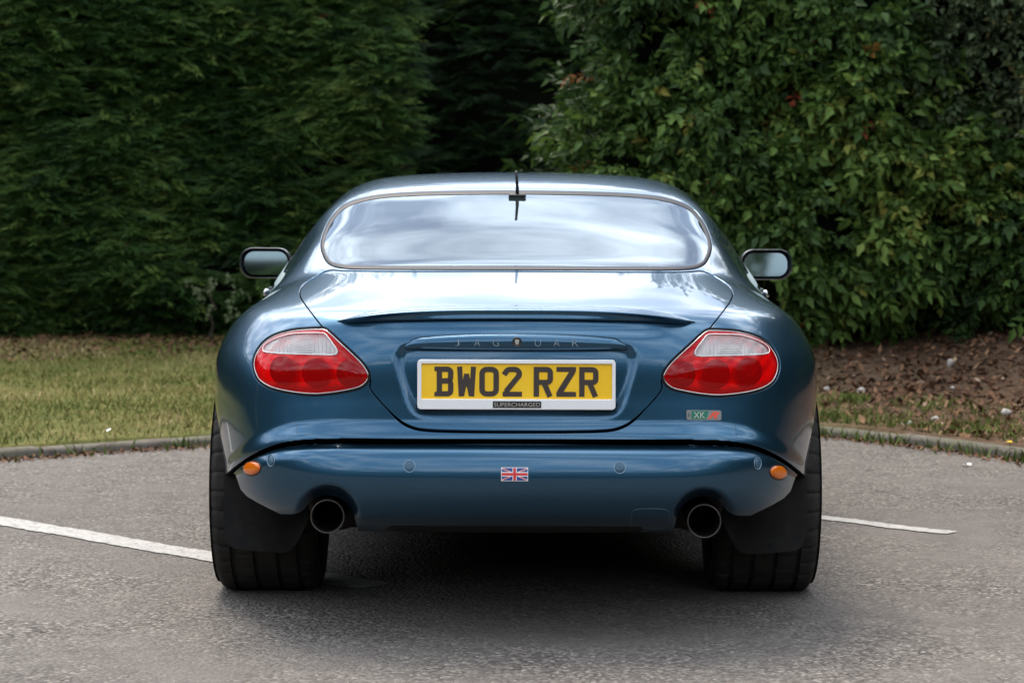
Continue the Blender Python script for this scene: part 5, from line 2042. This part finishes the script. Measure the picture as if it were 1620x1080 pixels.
# ---- tall clipped conifer hedge at the back of the lawn
def conifer_hedge(name, label, x0, x1, yf, depth, h, n, seed, core_top=.94, face=1, lod=1.0, tb=.46, dense=None):
    """face runs along x at y = yf(x); foliage shell on the camera side, top and ends"""
    r = np.random.default_rng(seed)
    root = empty(name, ((x0 + x1) / 2, yf((x0 + x1) / 2) + depth / 2, 0))
    tag(root, label, 'hedge')
    ox, oy = root.location.x, root.location.y
    u = r.uniform(x0, x1, n)
    if dense is not None:                                   # most sprays where the hedge is in plain view
        u = np.where(r.uniform(0, 1, n) < .86, r.uniform(dense, x1, n), u)
    hz = r.uniform(0.02, 1, n) ** .95 * h
    if dense is not None:
        hz = np.where(r.uniform(0, 1, n) < .72, r.uniform(.02, 2.9, n), hz)
    lump = .20 * vnoise(u, hz * 1.2, 2.0, seed) + .16 * vnoise(u, hz, 5.5, seed + 1) + .05 * vnoise(u, hz, 13, seed + 5)
    inside = r.exponential(.07, n)
    y = np.array([yf(a) for a in u]) - lump * face + inside * face - .10 * face * sm(0, .5, hz) + .10 * face * sm(h * .8, h, hz)
    skirt = .14 * (1 - sm(0.05, .5, hz))
    z = hz + .08 * vnoise(u, hz, 3, seed + 2) + .04
    P = np.stack([u, y + skirt * face, np.maximum(z, .06)], 1)
    az = np.where(r.uniform(0, 1, n) < .5, r.normal(-35, 22, n), r.normal(-145, 22, n)) * np.pi / 180
    D = np.stack([np.cos(az), np.sin(az) * face, r.normal(.02, .20, n)], 1)
    Z = np.stack([r.normal(0, .25, n), r.normal(0, .25, n) - .75 * face, np.ones(n)], 1)
    S = r.uniform(.13, .31, n) * lod
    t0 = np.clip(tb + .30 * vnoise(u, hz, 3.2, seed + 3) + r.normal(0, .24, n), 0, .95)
    # dead russet tips are few, in loose groups
    patchy = vnoise(u, hz, 2.2, seed + 9) + .6 * vnoise(u, hz, 6, seed + 10)
    t0 = np.where((patchy > .62) & (r.uniform(0, 1, n) < .09), r.uniform(.965, 1, n), t0)
    t0 = np.where(r.uniform(0, 1, n) < .0012, 1.0, t0)
    S = np.where(t0 > .96, S * .5, S)
    # hollows: the shell thins out where the noise dips
    keep = (vnoise(u, hz * 1.3, 4.2, seed + 20) + .5 * vnoise(u, hz * 1.6, 10, seed + 21) + r.normal(0, .1, n)) > -.38
    P, D, Z, S, t0 = P[keep], D[keep], Z[keep], S[keep], t0[keep]
    parts, tints = [], []
    # top rows
    nt_ = int(n * .05)
    ut = r.uniform(x0, x1, nt_); yt = np.array([yf(a) for a in ut]) + r.uniform(0, depth, nt_) * face
    Pt = np.stack([ut, yt, h + .1 * vnoise(ut, yt, 3, seed + 2)], 1)
    azt = r.uniform(0, 2 * np.pi, nt_)
    P = np.vstack([P, Pt]); D = np.vstack([D, np.stack([np.cos(azt), np.sin(azt), r.uniform(.2, 1.2, nt_)], 1)])
    Z = np.vstack([Z, np.stack([r.normal(0, .3, nt_), r.normal(0, .3, nt_), np.ones(nt_)], 1)])
    S = np.concatenate([S, r.uniform(.12, .26, nt_) * lod]); t0 = np.concatenate([t0, r.uniform(.3, .8, nt_)])
    P = P - [ox, oy, 0]
    k = r.integers(0, len(SPRAYS), len(P))
    for i, pr in enumerate(SPRAYS):
        q = k == i
        parts.append(scatter(pr, P[q], D[q], Z[q], S[q], None)); tints.append(np.repeat(t0[q], len(pr[0])))
    build_mesh('foliage', parts, tints, CONIFER, root)
    # solid core, the shade inside the hedge put into its near-black colour
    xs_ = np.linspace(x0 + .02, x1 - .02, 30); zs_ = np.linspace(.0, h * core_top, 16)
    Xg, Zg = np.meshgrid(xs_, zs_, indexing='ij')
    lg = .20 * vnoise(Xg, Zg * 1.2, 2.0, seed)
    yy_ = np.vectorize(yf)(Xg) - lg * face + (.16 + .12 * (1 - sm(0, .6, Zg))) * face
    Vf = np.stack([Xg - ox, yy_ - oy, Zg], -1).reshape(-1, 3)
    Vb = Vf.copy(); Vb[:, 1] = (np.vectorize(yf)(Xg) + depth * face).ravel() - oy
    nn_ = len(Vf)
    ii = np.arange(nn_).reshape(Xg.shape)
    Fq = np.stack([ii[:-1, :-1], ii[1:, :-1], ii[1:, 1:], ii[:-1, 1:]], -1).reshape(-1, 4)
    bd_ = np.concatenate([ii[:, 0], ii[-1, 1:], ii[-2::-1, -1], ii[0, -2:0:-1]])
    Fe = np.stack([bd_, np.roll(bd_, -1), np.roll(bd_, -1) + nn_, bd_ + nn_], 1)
    obj_np('dark_core', (np.vstack([Vf, Vb]), [np.vstack([Fq, Fq[:, ::-1] + nn_, Fe])]), CORE, root)
    nx = max(2, int((x1 - x0) / .9))
    for i in range(nx):
        xx_ = x0 + (i + .5) * (x1 - x0) / nx
        stem_part('trunk', (xx_ - ox, depth * .12 * face, -.05), (xx_ - ox + .1, depth * .15 * face, h * .9), .05, .02, root, seed + 100 + i)
    return root


# left hedge runs slightly away from the camera towards the right, then a darker continuation set back behind
HL = lambda x: 11.15 + .10 * (x + 3.8)
conifer_hedge('conifer_hedge', 'tall clipped dark green conifer hedge behind the lawn at the left', -9.0, -.80, HL, 1.6, 4.7, 19500, 41, dense=-4.2)
conifer_hedge('conifer_hedge', 'shaded dark stretch of conifer hedge set back between the left hedge and the bushes', -1.2, 1.9, lambda x: 13.1, 1.4, 4.9, 3600, 43, tb=.12)  # the gap's shade is put into the colour through a low leaf tint


# ---- broad-leaved bushes along the right-hand bank
def bush(name, label, blobs, n, seed, protos, m, size, tb=.45, spread=1.0, group=None, down=.35):
    """blobs: ellipsoids (cx,cy,cz,rx,ry,rz) whose outer shells carry leafy shoots"""
    r = np.random.default_rng(seed)
    bx = np.mean([b[0] for b in blobs]); by = np.mean([b[1] for b in blobs])
    zb = float(verge_z(np.array([bx]), np.array([by - .3]))[0]) if True else 0
    root = empty(name, (bx, by, zb - .05))
    tag(root, label, 'bush', group)
    ox, oy, oz = root.location
    vol = np.array([(b[3] * b[5]) for b in blobs]); vol = vol / vol.sum()
    Ps, Ds, Zs, Ss, Ts = [], [], [], [], []
    for bi, (b, wv) in enumerate(zip(blobs, vol)):
        k = int(n * wv)
        dv = r.normal(0, 1, (k, 3)); dv[:, 1] -= .55; dv /= np.linalg.norm(dv, axis=1)[:, None]
        rad = 1 + .16 * np.sin(dv[:, 0] * 5 + dv[:, 2] * 4 + bi) + .16 * np.sin(dv[:, 0] * 9 - dv[:, 2] * 11 + 2 * bi) + .08 * np.sin(dv[:, 0] * 21 + dv[:, 2] * 17 + bi) - np.abs(r.normal(0, .12, k))
        P = np.array(b[:3]) + dv * np.array(b[3:6]) * rad[:, None]
        ok = np.ones(k, bool)
        for bj, c_ in enumerate(blobs):                       # drop shoots buried in a neighbouring blob
            if bj != bi:
                e = (P - np.array(c_[:3])) / np.array(c_[3:6])
                ok &= (e ** 2).sum(1) > .55
        ok &= P[:, 2] > zb + .04
        ok &= vnoise(P[:, 0], P[:, 2], 6.5, seed + 77) + r.normal(0, .12, k) > -.20
        P, dv = P[ok], dv[ok]; k = len(P)
        D = dv * np.array([1, 1, .6]) + r.normal(0, .45, (k, 3)); D[:, 2] -= down * r.uniform(0, 1.2, k)
        Z = np.stack([r.normal(0, .3, k), r.normal(-.2, .3, k), np.ones(k)], 1)
        Ps.append(P); Ds.append(D); Zs.append(Z)
        Ss.append(size * r.uniform(.65, 1.35, k))
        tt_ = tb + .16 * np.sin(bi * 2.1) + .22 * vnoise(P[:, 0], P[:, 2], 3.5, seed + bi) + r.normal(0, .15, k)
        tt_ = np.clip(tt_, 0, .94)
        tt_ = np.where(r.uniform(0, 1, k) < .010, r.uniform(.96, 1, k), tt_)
        Ts.append(tt_)
    P = np.vstack(Ps) - [ox, oy, oz]; D = np.vstack(Ds); Z = np.vstack(Zs); S = np.concatenate(Ss); T0 = np.concatenate(Ts)
    parts, tints = [], []
    kk = r.integers(0, len(protos), len(P))
    for i, pr in enumerate(protos):
        q = kk == i
        nl = len(pr[0]) // 5
        parts.append(scatter(pr, P[q], D[q], Z[q], S[q], None))
        lt = np.repeat(T0[q][:, None], nl, 1)
        jit = r.normal(0, .08, lt.shape)
        lt = np.where(lt > .95, lt, np.clip(lt + jit, 0, .95))
        tints.append(np.repeat(lt.ravel(), 5))
    build_mesh('crown', parts, tints, m, root)
    # woody stems up into each blob
    for i, b in enumerate(blobs):
        if b[2] < zb + .5: continue
        stem_part('stem', (b[0] * .35 + bx * .65 - ox, b[1] * .3 + by * .7 + .15 - oy, -.02), (b[0] - ox, b[1] + .1 - oy, b[2] + b[5] * .4 - oz), .035, .012, root, seed + 200 + i)
    # solid core, the bush's inner shade painted as near-black
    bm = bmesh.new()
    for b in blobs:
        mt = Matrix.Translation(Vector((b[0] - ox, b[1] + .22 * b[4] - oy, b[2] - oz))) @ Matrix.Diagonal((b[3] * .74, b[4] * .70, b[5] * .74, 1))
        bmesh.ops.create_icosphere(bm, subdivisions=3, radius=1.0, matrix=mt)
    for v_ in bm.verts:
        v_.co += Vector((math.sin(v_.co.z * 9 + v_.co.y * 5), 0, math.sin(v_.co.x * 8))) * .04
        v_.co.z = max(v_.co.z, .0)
    bm_obj('dark_core', bm, CORE, root)
    return root


GB = 'bushes along the right-hand bank'
bush('bush', 'glossy green broad-leaved bush nearest the dark gap, its leaves hanging over the car roof',
     [(.90, 8.6, 1.35, .48, .55, .75), (1.1, 8.45, .95, .55, .6, .8), (1.0, 8.7, 2.35, .58, .6, .75), (1.40, 8.4, 1.55, .58, .6, .7), (1.5, 8.6, 2.45, .62, .6, .7), (1.12, 8.8, 3.1, .6, .6, .5)], 8200, 61, SHOOTS, BROAD, .20, .48, group=GB)
bush('bush', 'bright green leafy bush right of the car with drooping shoots down to the bank',
     [(1.75, 8.0, .85, .50, .5, .55), (2.15, 8.15, 1.45, .6, .55, .65), (2.05, 8.3, 2.25, .6, .55, .6), (1.55, 7.95, .55, .35, .4, .35), (2.45, 7.9, .95, .45, .45, .5), (2.1, 8.5, 2.95, .55, .5, .45)], 7400, 62, SHOOTS, BROAD, .205, .56, group=GB)
bush('bush', 'greyish small-leaved bush at the upper right with a few rusty sprigs',
     [(2.75, 8.2, 2.0, .55, .5, .6), (3.25, 8.1, 1.6, .6, .55, .7), (3.3, 8.3, 2.5, .65, .55, .6), (2.7, 8.5, 2.8, .6, .5, .45), (3.9, 8.1, 2.2, .6, .5, .8)], 5200, 63, SMALLS, GREYLEAF, .22, .50, group=GB)
bush('bush', 'dark green low bush filling the right edge above the bare soil',
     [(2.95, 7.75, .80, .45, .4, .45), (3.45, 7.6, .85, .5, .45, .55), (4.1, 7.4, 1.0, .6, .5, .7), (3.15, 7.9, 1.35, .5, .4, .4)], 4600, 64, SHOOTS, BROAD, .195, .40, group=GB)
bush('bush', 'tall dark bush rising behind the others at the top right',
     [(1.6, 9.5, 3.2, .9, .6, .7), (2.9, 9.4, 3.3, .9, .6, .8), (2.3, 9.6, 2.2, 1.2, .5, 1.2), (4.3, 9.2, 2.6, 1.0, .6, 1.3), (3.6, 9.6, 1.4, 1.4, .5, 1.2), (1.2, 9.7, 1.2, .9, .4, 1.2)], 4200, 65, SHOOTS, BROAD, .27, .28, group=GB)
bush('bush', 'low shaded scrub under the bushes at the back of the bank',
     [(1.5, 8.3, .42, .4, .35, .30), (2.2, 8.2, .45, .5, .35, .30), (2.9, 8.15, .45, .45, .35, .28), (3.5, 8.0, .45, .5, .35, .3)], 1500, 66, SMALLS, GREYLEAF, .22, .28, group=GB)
# pale sapling poking out of the conifer hedge left of the car
q = at(330, 470, 10.7)
sp_root = empty('sapling', (q.x, q.y, 0.05))
tag(sp_root, 'pale leaved sapling poking out of the conifer hedge left of the car', 'sapling')
stem_part('stem', (0, .25, 0), (0, .0, q.z + .05), .012, .005, sp_root, 5, wob=.02)
r = np.random.default_rng(15)
LP = []
for (px_, py_) in ((308, 447), (362, 452), (335, 487), (370, 485), (345, 436), (318, 462), (380, 470)):
    c = at(px_, py_, 10.72) - sp_root.location
    for k in range(3):
        LP.append(np.array(c) + r.normal(0, .03, 3))
LP = np.array(LP); n_ = len(LP)
V, T = scatter(broad_shoot(77, 3, .8, .8, .75), LP, np.stack([r.normal(0, 1, n_), r.normal(-.8, .3, n_), r.normal(-.3, .4, n_)], 1), np.tile([0, -.3, 1.], (n_, 1)), np.full(n_, .055), None)
me = mesh_np('leaves', V, [T], smooth=False); set_tint(me, np.full(len(V), .72))
link('leaves', me, sp_root, GREYLEAF)

# ---- unseen hedges added outside the frame to darken reflections and low sky light
for lab, loc, rot, half, hh, n_, sd_ in (
        ('added hedge across the car park, out of view, to darken reflections in the tail of the car', (0, -18.5), 180, 30, 4.6, 1500, 47),
        ('added hedge along the lawn beyond the left frame edge, out of view, to darken reflections in the paint', (-13.6, 6.2), 36, 7.5, 4.6, 3200, 48),
        ('added hedge at the far left side of the car park, out of view, to darken reflections in the paint', (-19, -8), 90, 9, 5.0, 900, 50),
        ('added hedge along the bank beyond the right frame edge, out of view, to darken reflections in the paint', (8.9, 1.5), -58, 8.2, 5.0, 3200, 49),
        ('added hedge at the far right side of the car park, out of view, to darken reflections in the paint', (15, -12), -90, 8, 5.0, 800, 51)):
    hb = conifer_hedge('conifer_hedge', lab, -half, half, lambda x: 0.0, 1.6, hh, n_, sd_, lod=3.0 if n_ > 3000 else 6.5)
    hb.location = (loc[0], loc[1], 0)
    hb.rotation_euler = (0, 0, R(rot))
